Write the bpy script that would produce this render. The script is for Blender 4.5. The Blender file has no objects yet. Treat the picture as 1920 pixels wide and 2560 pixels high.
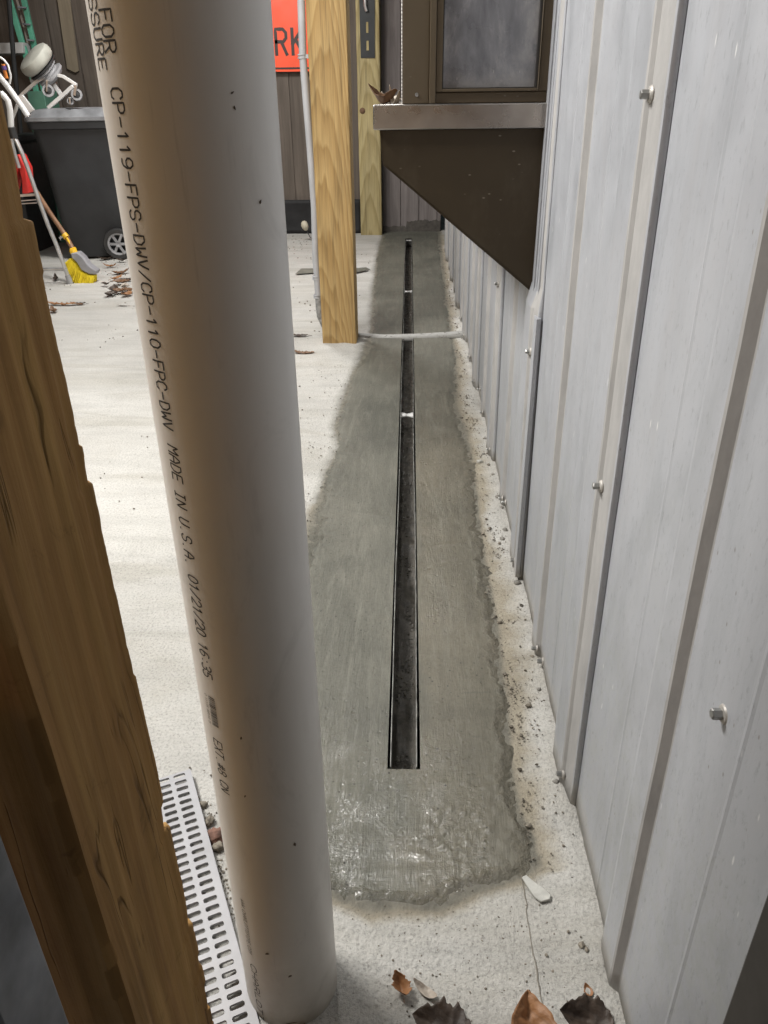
import bpy, bmesh, math, random
import numpy as np
from mathutils import Vector, Matrix, noise as N

random.seed(7)
S = bpy.context.scene
COL = S.collection
# ------------------------------------------------------------------ camera
F, CX, CY = 1923.0, 960.0, 1280.0
ax_y = np.array([65., 1036., -F]); ax_y /= np.linalg.norm(ax_y)
ax_z = -np.array([47., -3570., -F]); ax_z /= np.linalg.norm(ax_z)
ax_z = ax_z - ax_y * (ax_z @ ax_y); ax_z /= np.linalg.norm(ax_z)
ax_x = np.cross(ax_y, ax_z)
R3 = np.array([ax_x, ax_y, ax_z])
CAMZ = 1.0
cam_d = bpy.data.cameras.new('camera')
cam = bpy.data.objects.new('camera', cam_d); COL.objects.link(cam)
cam_d.sensor_fit = 'VERTICAL'; cam_d.sensor_height = 36.0; cam_d.sensor_width = 27.0
cam_d.lens = F / 2560 * 36.0
cam_d.clip_start = 0.02; cam_d.clip_end = 300
cam.matrix_world = Matrix([[*R3[0], 0], [*R3[1], 0], [*R3[2], CAMZ], [0, 0, 0, 1]])
S.camera = cam

# ------------------------------------------------------------------ night sky
W = bpy.data.worlds.new("World"); S.world = W; W.use_nodes = True
wn = W.node_tree.nodes; wl = W.node_tree.links
bg = wn['Background']
sky = wn.new('ShaderNodeTexSky'); sky.sky_type = 'NISHITA'; sky.sun_disc = False
sky.sun_elevation = math.radians(3); sky.sun_rotation = math.radians(200)
wl.new(sky.outputs[0], bg.inputs[0]); bg.inputs[1].default_value = 0.02

# ------------------------------------------------------------------ work lamps under the deck (night)
def lamp(name, loc, size, size_y, watts, color, target):
    d = bpy.data.lights.new(name, 'AREA'); d.shape = 'RECTANGLE'
    d.size = size; d.size_y = size_y; d.energy = watts; d.color = color
    o = bpy.data.objects.new(name, d); COL.objects.link(o); o.location = loc
    o.rotation_euler = (Vector(target) - Vector(loc)).to_track_quat('-Z', 'Y').to_euler()
    return o
lamp('shop_light', (-1.45, 1.50, 2.35), 1.2, 0.5, 92, (1.0, 0.975, 0.935), (-0.6, 1.6, 0))
lamp('tube_light', (-0.36, 2.85, 2.38), 0.12, 1.2, 13, (1.0, 0.985, 0.96), (-0.36, 2.86, 0))
lamp('far_shop_light', (-1.3, 4.9, 2.4), 1.2, 0.4, 58, (1.0, 0.975, 0.94), (-1.0, 5.3, 0))
lamp('near_ceiling_light', (0.3, -1.2, 2.6), 0.6, 0.6, 0.7, (1.0, 0.95, 0.87), (0.1, 0.8, 0))

S.view_settings.view_transform = 'Standard'
S.view_settings.look = 'None'; S.view_settings.gamma = 1.0
S.view_settings.exposure = 0.24
S.render.engine = 'CYCLES'
S.cycles.use_denoising = True
S.cycles.max_bounces = 8; S.cycles.diffuse_bounces = 5

# ------------------------------------------------------------------ helpers
def P(x, y, Y):
    """where the sight line through photo point (x, y) meets the plane at distance Y"""
    d = R3 @ np.array([x - CX, -(y - CY), -F]); t = Y / d[1]
    return Vector((d[0]*t, Y, CAMZ + d[2]*t))
def PX(x, y, X):
    d = R3 @ np.array([x - CX, -(y - CY), -F]); t = X / d[0]
    return Vector((X, d[1]*t, CAMZ + d[2]*t))
def G(x, y, z=0.0):
    d = R3 @ np.array([x - CX, -(y - CY), -F]); t = (z - CAMZ) / d[2]
    return Vector((d[0]*t, d[1]*t, z))

def tag(o, label=None, cat=None, group=None, kind=None):
    if label: o['label'] = label
    if cat: o['category'] = cat
    if group: o['group'] = group
    if kind: o['kind'] = kind
    return o
def empty(name, loc=(0, 0, 0)):
    o = bpy.data.objects.new(name, None); COL.objects.link(o); o.location = loc
    o.empty_display_size = 0.05
    return o

class MB:
    def __init__(s): s.v = []; s.f = []; s.sm = False
    def add(s, vs, fs):
        n = len(s.v); s.v += [tuple(v) for v in vs]; s.f += [tuple(i + n for i in f) for f in fs]; return s
    def box(s, x0, x1, y0, y1, z0, z1):
        return s.add([(x0,y0,z0),(x1,y0,z0),(x1,y1,z0),(x0,y1,z0),(x0,y0,z1),(x1,y0,z1),(x1,y1,z1),(x0,y1,z1)],
              [(0,3,2,1),(4,5,6,7),(0,1,5,4),(1,2,6,5),(2,3,7,6),(3,0,4,7)])
    def prism(s, pts, d):
        """pts: 3-D planar loop, d: extrusion vector"""
        n = len(pts); d = Vector(d); a = [Vector(p) for p in pts]; b = [p + d for p in a]
        return s.add(a + b, [tuple(range(n))[::-1], tuple(range(n, 2*n))] + [(i, (i+1) % n, n+(i+1) % n, n+i) for i in range(n)])
    def bar(s, p, q, w, h, up=(0, 0, 1)):
        p, q = Vector(p), Vector(q); d = (q-p).normalized(); u = Vector(up)
        if abs(d.dot(u)) > .95: u = Vector((0, 1, 0))
        r = d.cross(u).normalized(); u = r.cross(d)
        L = [p - r*w/2 - u*h/2, p + r*w/2 - u*h/2, p + r*w/2 + u*h/2, p - r*w/2 + u*h/2]
        return s.prism(L, q-p)
    def tube(s, pts, r, n=14, cap=True):
        pts = [Vector(p) for p in pts]; m = len(pts)
        rs = r if isinstance(r, (list, tuple)) else [r]*m
        t0 = (pts[1]-pts[0]).normalized()
        u = t0.orthogonal().normalized(); vs = []; 
        for i, p in enumerate(pts):
            t = (pts[min(i+1, m-1)] - pts[max(i-1, 0)]).normalized()
            u = (u - t*u.dot(t)).normalized(); w = t.cross(u)
            for k in range(n):
                a = 2*math.pi*k/n; vs.append(p + (u*math.cos(a) + w*math.sin(a))*rs[i])
        fs = [(i*n+k, i*n+(k+1) % n, (i+1)*n+(k+1) % n, (i+1)*n+k) for i in range(m-1) for k in range(n)]
        if cap: fs += [tuple(range(n))[::-1], tuple((m-1)*n+k for k in range(n))]
        s.sm = True
        return s.add(vs, fs)
    def lathe(s, c, axis, prof, n=32, close=False):
        """prof: list of (r, h) along axis"""
        c = Vector(c); a = Vector(axis).normalized(); u = a.orthogonal().normalized(); w = a.cross(u)
        m = len(prof); vs = []
        for r, h in prof:
            for k in range(n):
                t = 2*math.pi*k/n; vs.append(c + a*h + (u*math.cos(t) + w*math.sin(t))*r)
        fs = [(i*n+k, i*n+(k+1) % n, (i+1)*n+(k+1) % n, (i+1)*n+k) for i in range(m-1) for k in range(n)]
        if close: fs += [((m-1)*n+k, (m-1)*n+(k+1) % n, (k+1) % n, k) for k in range(n)]
        s.sm = True
        return s.add(vs, fs)
    def build(s, name, mat, parent=None, smooth=None, bevel=0, weld=False, angle=35):
        me = bpy.data.meshes.new(name); me.from_pydata(s.v, [], s.f); me.update()
        bm = bmesh.new(); bm.from_mesh(me)
        if weld: bmesh.ops.remove_doubles(bm, verts=bm.verts, dist=1e-5)
        bmesh.ops.recalc_face_normals(bm, faces=bm.faces)
        bm.to_mesh(me); bm.free()
        if mat: me.materials.append(mat)
        o = bpy.data.objects.new(name, me); COL.objects.link(o)
        if parent:
            o.parent = parent
            o.matrix_parent_inverse = parent_inv(parent)
        sm = s.sm if smooth is None else smooth
        if bevel:
            b = o.modifiers.new('bevel', 'BEVEL'); b.width = bevel; b.segments = 2; b.limit_method = 'ANGLE'; b.angle_limit = math.radians(40)
            b.harden_normals = False
        if sm or bevel:
            for p in me.polygons: p.use_smooth = True
            try: me.set_sharp_from_angle(angle=math.radians(angle))
            except Exception: pass
        return o
def parent_inv(p):
    # parts are built in world coordinates, so only a thing's own Empty is offset
    if p.parent: return Matrix.Identity(4)
    return Matrix.Translation(p.location).inverted()

def fbm(x, y, z=0.0, o=4):
    return N.fractal(Vector((x, y, z)), 1.0, 2.0, o)
def grid(xs, ys, zf, keep=None):
    nx, ny = len(xs), len(ys)
    vs = [(x, y, zf(x, y)) for y in ys for x in xs]
    fs = []
    for j in range(ny-1):
        for i in range(nx-1):
            if keep is None or keep(i, j): fs.append((j*nx+i, j*nx+i+1, (j+1)*nx+i+1, (j+1)*nx+i))
    return vs, fs
def mesh_obj(name, vs, fs, mat, parent=None, smooth=True):
    me = bpy.data.meshes.new(name); me.from_pydata(vs, [], fs); me.update()
    me.materials.append(mat)
    if smooth:
        me.polygons.foreach_set('use_smooth', [True]*len(me.polygons))
    bm = bmesh.new(); bm.from_mesh(me)
    loose = [v for v in bm.verts if not v.link_faces]
    bmesh.ops.delete(bm, geom=loose, context='VERTS'); bm.to_mesh(me); bm.free()
    o = bpy.data.objects.new(name, me); COL.objects.link(o)
    if parent: o.parent = parent; o.matrix_parent_inverse = parent_inv(parent)
    return o

# ------------------------------------------------------------------ materials
class Mat:
    def __init__(s, name):
        s.m = bpy.data.materials.new(name); s.m.use_nodes = True
        s.n = s.m.node_tree.nodes; s.l = s.m.node_tree.links
        s.b = s.n['Principled BSDF']; s.tc = s.n.new('ShaderNodeTexCoord'); s.bumps = None
    def co(s, scale=(1, 1, 1), rot=(0, 0, 0), loc=(0, 0, 0), src=None):
        mp = s.n.new('ShaderNodeMapping'); mp.inputs['Scale'].default_value = scale
        mp.inputs['Rotation'].default_value = rot; mp.inputs['Location'].default_value = loc
        s.l.new(src or s.tc.outputs['Object'], mp.inputs['Vector']); return mp.outputs[0]
    def noise(s, scale=5, detail=4, rough=.55, co=None, dist=0):
        n = s.n.new('ShaderNodeTexNoise'); n.inputs['Scale'].default_value = scale
        n.inputs['Detail'].default_value = detail; n.inputs['Roughness'].default_value = rough
        n.inputs['Distortion'].default_value = dist
        s.l.new(co or s.tc.outputs['Object'], n.inputs['Vector']); return n.outputs['Fac']
    def vor(s, scale, co=None, feat='F1', rnd=1.0):
        n = s.n.new('ShaderNodeTexVoronoi'); n.feature = feat; n.inputs['Scale'].default_value = scale
        n.inputs['Randomness'].default_value = rnd
        s.l.new(co or s.tc.outputs['Object'], n.inputs['Vector']); return n.outputs['Distance']
    def ramp(s, fac, stops, interp='LINEAR'):
        r = s.n.new('ShaderNodeValToRGB'); r.color_ramp.interpolation = interp
        e = r.color_ramp.elements
        while len(e) < len(stops): e.new(.5)
        for k, (p, c) in enumerate(stops):
            e[k].position = p; e[k].color = (*(c if isinstance(c, (tuple, list)) else (c, c, c)), 1)
        s.l.new(fac, r.inputs[0]); return r.outputs[0]
    def mix(s, fac, a, b, mode='MIX'):
        m = s.n.new('ShaderNodeMix'); m.data_type = 'RGBA'; m.blend_type = mode
        for k, v in ((0, fac), (6, a), (7, b)):
            if isinstance(v, (int, float)): m.inputs[k].default_value = v if k == 0 else (v, v, v, 1)
            elif isinstance(v, (tuple, list)): m.inputs[k].default_value = (*v, 1)
            else: s.l.new(v, m.inputs[k])
        return m.outputs[2]
    def math(s, op, a, b=None, clamp=False):
        m = s.n.new('ShaderNodeMath'); m.operation = op; m.use_clamp = clamp
        for k, v in ((0, a), (1, b)):
            if v is None: continue
            if isinstance(v, (int, float)): m.inputs[k].default_value = v
            else: s.l.new(v, m.inputs[k])
        return m.outputs[0]
    def attr(s, name):
        a = s.n.new('ShaderNodeAttribute'); a.attribute_name = name; return a.outputs['Fac']
    def color(s, v):
        if isinstance(v, (tuple, list)): s.b.inputs['Base Color'].default_value = (*v, 1)
        else: s.l.new(v, s.b.inputs['Base Color'])
        return s
    def rough(s, v):
        if isinstance(v, (int, float)): s.b.inputs['Roughness'].default_value = v
        else: s.l.new(v, s.b.inputs['Roughness'])
        return s
    def bump(s, h, strength=.3, dist=.002):
        b = s.n.new('ShaderNodeBump'); b.inputs['Strength'].default_value = strength; b.inputs['Distance'].default_value = dist
        s.l.new(h, b.inputs['Height'])
        if s.bumps: s.l.new(s.bumps, b.inputs['Normal'])
        s.bumps = b.outputs[0]; s.l.new(s.bumps, s.b.inputs['Normal']); return s
    def metal(s, v): s.b.inputs['Metallic'].default_value = v; return s
    def spec(s, v): s.b.inputs['Specular IOR Level'].default_value = v; return s

def simple(name, c, rough=.5, metal=0, var=.12, vs=8, bump=0, bs=60, spec=.5):
    m = Mat(name); n = m.noise(vs, 5)
    lo = tuple(x*(1-var*2) for x in c); hi = tuple(min(1, x*(1+var*2)) for x in c)
    m.color(m.ramp(n, [(.3, lo), (.7, hi)])).metal(metal).spec(spec)
    m.rough(m.ramp(m.noise(vs*3, 4), [(.3, max(.05, rough-.08)), (.7, min(1, rough+.08))]))
    if bump: m.bump(m.noise(bs, 5), bump, .002)
    return m.m

def concrete_mat():
    m = Mat('dry_concrete')
    dirt = m.noise(1.3, 6, .6, dist=.4)
    base = m.ramp(dirt, [(.28, (.475, .462, .43)), (.55, (.60, .587, .55)), (.75, (.67, .658, .625))])
    fine = m.noise(200, 5, .75)
    base = m.mix(.55, base, m.ramp(fine, [(.34, .25), (.48, .85), (.62, 1.0)]), 'MULTIPLY')
    streak = m.noise(1, 5, .6, m.co((3, 16, 1), (0, 0, math.radians(24))), dist=.6)
    base = m.mix(.30, base, m.ramp(streak, [(.33, .62), (.56, 1.0)]), 'MULTIPLY')
    sw = m.noise(1, 6, .6, m.co((1.1, 3.2, 1), (0, 0, math.radians(38))), dist=2.0)
    base = m.mix(.35, base, m.ramp(sw, [(.36, (.66, .63, .56)), (.52, (1, 1, 1))]), 'MULTIPLY')
    # dark grit
    g = m.vor(90); gm = m.noise(9, 4)
    gg = m.math('MULTIPLY', m.ramp(g, [(.05, 1.0), (.12, 0.0)]), m.ramp(gm, [(.52, 0.0), (.6, 1.0)]))
    base = m.mix(gg, base, (.10, .09, .075))
    g2 = m.vor(34); g2m = m.ramp(m.noise(4, 3), [(.60, 0.0), (.68, .7)])
    base = m.mix(m.math('MULTIPLY', m.ramp(g2, [(.04, 1.0), (.075, 0.0)]), g2m), base, (.07, .06, .05))
    damp = m.attr('damp')
    dn = m.noise(14, 5, .65)
    d = m.math('ADD', damp, m.math('MULTIPLY', m.math('SUBTRACT', dn, .5), 1.1))
    dm = m.ramp(d, [(.30, 0.0), (.50, .35), (.85, 1.0)])
    base = m.mix(dm, base, m.mix(.95, base, (.67, .605, .49), 'MULTIPLY'))
    soak = m.attr('soak')
    so_ = m.math('ADD', soak, m.math('MULTIPLY', m.math('SUBTRACT', m.noise(22, 6, .7), .5), .75))
    sm_ = m.ramp(so_, [(.18, 0.0), (.5, .35), (.8, .85), (1.05, 1.0)])
    base = m.mix(m.math('MULTIPLY', sm_, .93), base, m.ramp(m.noise(45, 5, .75), [(.35, (.10, .096, .078)), (.65, (.20, .19, .155))]))
    m.color(base)
    m.rough(m.mix(dm, .88, .6))
    m.bump(m.noise(7, 3), .25, .01)
    m.bump(m.noise(120, 5, .8), 1.0, .0048)
    m.bump(m.ramp(m.vor(95), [(.0, 0.0), (.25, 1.0)]), .4, .0015)
    m.bump(m.noise(1, 4, .6, m.co((210, 24, 1), (0, 0, math.radians(2)))), .6, .0018)
    return m.m
def mortar_mat():
    m = Mat('wet_mortar')
    n = m.noise(2.2, 6, .6, dist=.5)
    c = m.ramp(n, [(.3, (.080, .080, .064)), (.5, (.120, .118, .095)), (.7, (.166, .160, .130))])
    sx = m.n.new('ShaderNodeSeparateXYZ'); m.l.new(m.tc.outputs['Object'], sx.inputs[0])
    side = m.ramp(m.math('ADD', m.math('MULTIPLY', sx.outputs['X'], 6.0), m.math('ADD', .5, m.math('MULTIPLY', m.math('SUBTRACT', m.noise(5, 5, .6), .5), 1.6))), [(.3, 0.0), (.75, 1.0)])
    near_ = m.ramp(sx.outputs['Y'], [(.0, 1.0), (1.0, 0.0)])
    nr = m.n.new('ShaderNodeMapRange'); m.l.new(sx.outputs['Y'], nr.inputs[0]); nr.inputs[1].default_value = 2.2; nr.inputs[2].default_value = 3.2; nr.inputs[3].default_value = 1; nr.inputs[4].default_value = 0
    c = m.mix(m.math('MULTIPLY', side, nr.outputs[0]), c, m.mix(1.0, c, (1.07, 1.0, .93), 'MULTIPLY'))
    c = m.mix(.55, c, m.ramp(m.noise(1, 5, .6, m.co((40, 5, 1), (0, 0, math.radians(12))), dist=.8), [(.3, .70), (.6, 1.0)]), 'MULTIPLY')
    c = m.mix(.4, c, m.ramp(m.noise(150, 4, .75), [(.32, .45), (.58, 1.0)]), 'MULTIPLY')
    sme = m.noise(1, 6, .7, m.co((26, 3.2, 1), (0, 0, math.radians(-6)), (3, 1, 0)), dist=1.6)
    c = m.mix(m.math('MULTIPLY', m.ramp(sme, [(.50, 0.0), (.70, 1.0)]), .32), c, (.24, .235, .195))
    sm2 = m.noise(1, 6, .7, m.co((9, 70, 1), (0, 0, math.radians(12)), (1, 4, 0)), dist=1.2)
    c = m.mix(m.math('MULTIPLY', m.ramp(sm2, [(.60, 0.0), (.68, 1.0)]), .5), c, (.07, .068, .055))
    edge = m.attr('edge')
    en = m.math('ADD', edge, m.math('MULTIPLY', m.math('SUBTRACT', m.noise(30, 5, .7), .5), .8))
    em = m.ramp(en, [(.40, 0.0), (.62, 1.0)])
    c = m.mix(m.math('MULTIPLY', em, .42), c, m.mix(.9, c, m.ramp(m.noise(70, 4, .8), [(.35, (.45, .42, .38)), (.6, (.98, .92, .84))]), 'MULTIPLY'))
    dry = m.attr('dry')
    c = m.mix(m.ramp(m.math('ADD', dry, m.math('MULTIPLY', m.math('SUBTRACT', m.noise(9, 5, .65), .5), .7)), [(.2, 0.0), (1.0, 1.0)]), c, (.50, .475, .41))
    g = m.math('MULTIPLY', m.ramp(m.vor(60), [(.07, 1.0), (.15, 0.0)]), m.ramp(m.noise(7, 4), [(.48, 0.0), (.54, 1.0)]))
    c = m.mix(g, c, (.03, .028, .024))
    m.color(c)
    wet = m.attr('wet')
    rr = m.noise(10, 5, .7)
    w2 = m.math('ADD', wet, m.math('MULTIPLY', m.math('SUBTRACT', rr, .5), 1.1))
    m.rough(m.ramp(w2, [(.2, .58), (.5, .36), (.75, .14)]))
    gm_ = m.math('MULTIPLY', m.ramp(w2, [(.55, 0.0), (.80, 1.0)]), m.ramp(m.noise(16, 5, .7), [(.50, 0.0), (.60, 1.0)]))
    m.l.new(gm_, m.b.inputs['Coat Weight']); m.b.inputs['Coat Roughness'].default_value = .06
    cb = m.n.new('ShaderNodeBump'); cb.inputs['Strength'].default_value = .8; cb.inputs['Distance'].default_value = .004
    m.l.new(m.noise(110, 2, .5), cb.inputs['Height']); m.l.new(cb.outputs[0], m.b.inputs['Coat Normal'])
    cm = m.ramp(m.noise(8, 4, .6, dist=.6), [(.44, 0.0), (.56, 1.0)])
    m.bump(m.noise(28, 5, .65), .3, .004)
    m.bump(m.noise(1, 5, .65, m.co((120, 10, 1), (0, 0, math.radians(-14))), dist=2.4), .55, .0028)
    m.bump(m.noise(1, 5, .7, m.co((7, 42, 1), (0, 0, math.radians(9))), dist=.8), .3, .0035)
    m.bump(m.math('MULTIPLY', m.ramp(m.vor(48), [(.06, 0.0), (.2, 1.0)]), 1.0), .35, .003)
    m.bump(m.math('MULTIPLY', m.noise(140, 4, .7), em), .9, .005)
    m.bump(m.math('MULTIPLY', m.noise(150, 3, .6), m.math('MULTIPLY', wet, cm)), .6, .003)
    return m.m
def wood_mat(name, c_lo, c_mid, c_hi, ring=26, center=(.0, .0), tilt=(.03, .05), dist=.9, bump=.35, rough=.75, grime=.35, fine=220, along=(1, 1, .055)):
    m = Mat(name)
    nz = m.n.new('ShaderNodeTexNoise'); nz.inputs['Scale'].default_value = 2.6; nz.inputs['Detail'].default_value = 3
    m.l.new(m.co((3, 3, .45)), nz.inputs['Vector'])
    add = m.n.new('ShaderNodeVectorMath'); add.operation = 'MULTIPLY_ADD'
    m.l.new(nz.outputs['Color'], add.inputs[0]); add.inputs[1].default_value = (.045*dist, .045*dist, .05*dist)
    m.l.new(m.co((1, 1, along[2]), (tilt[0], tilt[1], 0), (center[0], center[1], 0)), add.inputs[2])
    w = m.n.new('ShaderNodeTexWave'); w.wave_type = 'RINGS'; w.rings_direction = 'SPHERICAL'; w.wave_profile = 'SAW'
    w.inputs['Scale'].default_value = ring; w.inputs['Distortion'].default_value = 1.2; w.inputs['Detail'].default_value = 3
    w.inputs['Detail Scale'].default_value = 1.2
    m.l.new(add.outputs[0], w.inputs['Vector'])
    c = m.ramp(w.outputs['Fac'], [(.0, c_hi), (.5, c_mid), (.85, c_lo), (1.0, c_hi)])
    fi = m.noise(1, 4, .7, m.co((fine, fine, 5)))
    c = m.mix(.65, c, m.ramp(fi, [(.3, .55), (.58, 1.0)]), 'MULTIPLY')
    me_ = m.noise(1, 5, .65, m.co((60, 60, 1.6), (.01, .02, 0)), dist=.3)
    c = m.mix(.7, c, m.ramp(me_, [(.34, .52), (.5, .95), (.62, 1.0)]), 'MULTIPLY')
    gr = m.noise(3, 5, .65, m.co((2.5, 2.5, .8)), dist=.5)
    c = m.mix(grime, c, m.ramp(gr, [(.3, .42), (.6, 1.0)]), 'MULTIPLY')
    m.color(c).rough(rough)
    m.bump(w.outputs['Fac'], bump*.5, .0008); m.bump(fi, bump, .0012)
    return m

M = {}
M['concrete'] = concrete_mat()
M['mortar'] = mortar_mat()
mm = wood_mat('yellow_pine', (.36, .225, .080), (.43, .280, .108), (.49, .335, .140), ring=40, center=(.335, -3.485, 0), dist=.8, grime=.2)
M['pine'] = mm.m
mm = wood_mat('greenish_pine', (.34, .27, .12), (.41, .335, .16), (.47, .39, .20), ring=24, center=(.30, -6.79, 0), dist=.7, grime=.3)
M['pine_far'] = mm.m
def rough_wood():
    m = Mat('rough_brown_wood')
    g = m.noise(1, 6, .58, m.co((17, 17, 1.1), (.05, .06, 0)), dist=.8)
    c = m.ramp(g, [(.27, (.17, .082, .024)), (.42, (.36, .200, .068)), (.58, (.47, .285, .10)), (.74, (.56, .37, .15))])
    f_ = m.noise(1, 5, .7, m.co((130, 130, 3.5)), dist=.2)
    c = m.mix(.40, c, m.ramp(f_, [(.3, .55), (.55, 1.0)]), 'MULTIPLY')
    p_ = m.noise(2.2, 5, .6, m.co((1.6, 1.6, .9)), dist=.6)
    c = m.mix(.55, c, m.ramp(p_, [(.33, .45), (.6, 1.0)]), 'MULTIPLY')
    k_ = m.math('MULTIPLY', m.ramp(m.vor(1, m.co((24, 24, 5.5))), [(.06, 1.0), (.12, 0.0)]), m.ramp(m.noise(7, 3), [(.5, 0.0), (.56, 1.0)]))
    c = m.mix(m.math('MULTIPLY', k_, .7), c, (.04, .018, .006))
    l1 = m.noise(1, 4, .6, m.co((14, 14, 1.3), (.05, .06, 0), (3, 1, 2)), dist=.5)
    ln = m.ramp(l1, [(.488, 0.0), (.5, 1.0), (.512, 0.0)])
    ck = m.math('MULTIPLY', ln, m.ramp(m.noise(5, 4), [(.46, 0.0), (.54, 1.0)]))
    c = m.mix(m.math('MULTIPLY', ck, .55), c, (.05, .024, .009))
    sp = m.noise(16, 6, .7, dist=1.0)
    c = m.mix(.5, c, m.ramp(sp, [(.30, .35), (.40, 1.0)]), 'MULTIPLY')
    m.color(c).rough(.8).spec(.3)
    m.bump(m.math('MULTIPLY', ck, -1.0), .6, .003)
    m.bump(g, .5, .005); m.bump(f_, .5, .0016); m.bump(m.noise(60, 5, .7), .35, .002); return m.m
M['pine_near'] = rough_wood()
def boards_mat(name, lo, hi):
    m = Mat(name)
    a = m.noise(1, 6, .7, m.co((28, 28, 1.3)), dist=.6)
    c = m.ramp(a, [(.3, lo), (.7, hi)])
    c = m.mix(.6, c, m.ramp(m.noise(1, 5, .6, m.co((2.2, 2.2, .8)), dist=.5), [(.3, .45), (.65, 1.0)]), 'MULTIPLY')
    m.color(c).rough(.8); m.bump(m.noise(1, 5, .7, m.co((120, 120, 5))), .5, .002); return m.m
M['dark_boards'] = boards_mat('weathered_brown_boards', (.085, .068, .055), (.17, .142, .118))
M['grey_boards'] = boards_mat('stained_grey_boards', (.15, .132, .128), (.27, .245, .24))
def pvc_mat():
    m = Mat('white_pvc')
    c = m.ramp(m.noise(3, 5, .6, m.co((2, 2, .8))), [(.3, (.60, .575, .54)), (.7, (.68, .66, .63))])
    sc = m.math('MULTIPLY', m.ramp(m.vor(1, m.co((38, 38, 20), (0.2, .1, 0))), [(.045, 1.0), (.09, 0.0)]), m.ramp(m.noise(6, 3), [(.5, 0.0), (.56, 1.0)]))
    c = m.mix(0.0, c, (.16, .12, .09))
    ss = m.noise(1, 4, .7, m.co((90, 90, 5), (.05, .0, 0)))
    c = m.mix(.35, c, m.ramp(ss, [(.27, .6), (.36, 1.0)]), 'MULTIPLY')
    sm = m.noise(1, 6, .75, m.co((9, 9, 4), (.1, 0, 0)), dist=.8)
    c = m.mix(.5, c, m.ramp(sm, [(.30, .72), (.42, 1.0)]), 'MULTIPLY')
    # dirt splashed up from the floor
    sx = m.n.new('ShaderNodeSeparateXYZ'); m.l.new(m.tc.outputs['Object'], sx.inputs[0])
    z = m.math('ADD', sx.outputs['Z'], m.math('MULTIPLY', m.math('SUBTRACT', m.noise(16, 5, .7), .5), .12))
    c = m.mix(m.ramp(z, [(.0, .9), (.04, .45), (.13, 0.0)]), c, (.33, .30, .25))
    m.color(c).rough(.42); m.bump(m.noise(40, 3), .04, .001); m.bump(ss, .15, .0006)
    return m.m
M['pvc'] = pvc_mat()
M['ink'] = simple('black_ink', (.025, .022, .02), .6)
M['faint_ink'] = simple('faded_ink', (.22, .19, .16), .6)
def wall_mat():
    m = Mat('painted_metal_siding')
    c = m.ramp(m.noise(1.6, 5, .6, m.co((1, 1, .6))), [(.3, (.365, .378, .408)), (.7, (.43, .442, .47))])
    st = m.noise(1, 5, .7, m.co((22, 22, 1.6)))
    c = m.mix(.28, c, m.ramp(st, [(.3, .70), (.5, 1.0)]), 'MULTIPLY')
    sx = m.n.new('ShaderNodeSeparateXYZ'); m.l.new(m.tc.outputs['Object'], sx.inputs[0])
    hz = sx.outputs['Z']
    # dried splash and mineral bloom near the floor
    bl = m.math('MULTIPLY', m.ramp(m.noise(1, 6, .75, m.co((45, 45, 45)), dist=1.4), [(.47, 0.0), (.56, 1.0)]), m.ramp(m.math('ADD', hz, m.math('MULTIPLY', m.math('SUBTRACT', m.noise(5, 3), .5), .9)), [(.25, 1.0), (.55, 0.0)]))
    c = m.mix(m.math('MULTIPLY', bl, .55), c, (.40, .415, .41))
    dz = m.math('ADD', hz, m.math('MULTIPLY', m.math('SUBTRACT', m.noise(30, 5, .8), .5), .10))
    c = m.mix(m.ramp(dz, [(.0, .8), (.02, .55), (.06, 0.0)]), c, (.42, .39, .34))
    sp = m.math('MULTIPLY', m.ramp(m.vor(1, m.co((70, 70, 36))), [(.05, 1.0), (.10, 0.0)]), m.ramp(m.noise(5, 3), [(.5, 0.0), (.57, 1.0)]))
    c = m.mix(m.math('MULTIPLY', sp, .7), c, (.20, .18, .16))
    wsp = m.math('MULTIPLY', m.ramp(m.vor(1, m.co((50, 50, 14), (0, 0, 0), (3, 2, 1))), [(.05, 1.0), (.09, 0.0)]), m.ramp(m.noise(4, 3, .5, m.co((1, 1, 1), (0, 0, 0), (4, 4, 4))), [(.5, 0.0), (.57, 1.0)]))
    c = m.mix(m.math('MULTIPLY', wsp, .8), c, (.74, .74, .73))
    mo = m.noise(1, 6, .7, m.co((7, 7, 2.2), (0, 0, 0), (2, 1, 4)), dist=1.0)
    c = m.mix(.32, c, m.ramp(mo, [(.36, (.62, .63, .62)), (.52, (1, 1, 1)), (.66, (1.0, .97, .94))]), 'MULTIPLY')
    fk = m.noise(1, 5, .8, m.co((150, 150, 60)))
    c = m.mix(.5, c, m.ramp(fk, [(.33, .55), (.44, 1.0)]), 'MULTIPLY')
    m.color(c).metal(.15)
    m.rough(m.ramp(m.noise(12, 5), [(.3, .38), (.7, .6)]))
    m.bump(m.noise(4, 2), .35, .008); m.bump(m.noise(150, 4, .7), .22, .0008)
    return m.m
M['siding'] = wall_mat()
def rib_mat():
    m = Mat('grimy_shaded_rib_edge')  # grime of the lap flange, plus shade painted on camera-facing rib sides
    c = m.ramp(m.noise(1, 6, .7, m.co((30, 30, 9))), [(.3, (.31, .305, .30)), (.7, (.44, .43, .42))])
    m.color(c).rough(.6); m.bump(m.noise(90, 4), .3, .001); return m.m
M['rib'] = rib_mat()
M['screw'] = simple('zinc_screw', (.30, .30, .29), .38, .7, bump=.2)
M['washer'] = simple('grey_washer', (.42, .40, .37), .5, .3)
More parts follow.
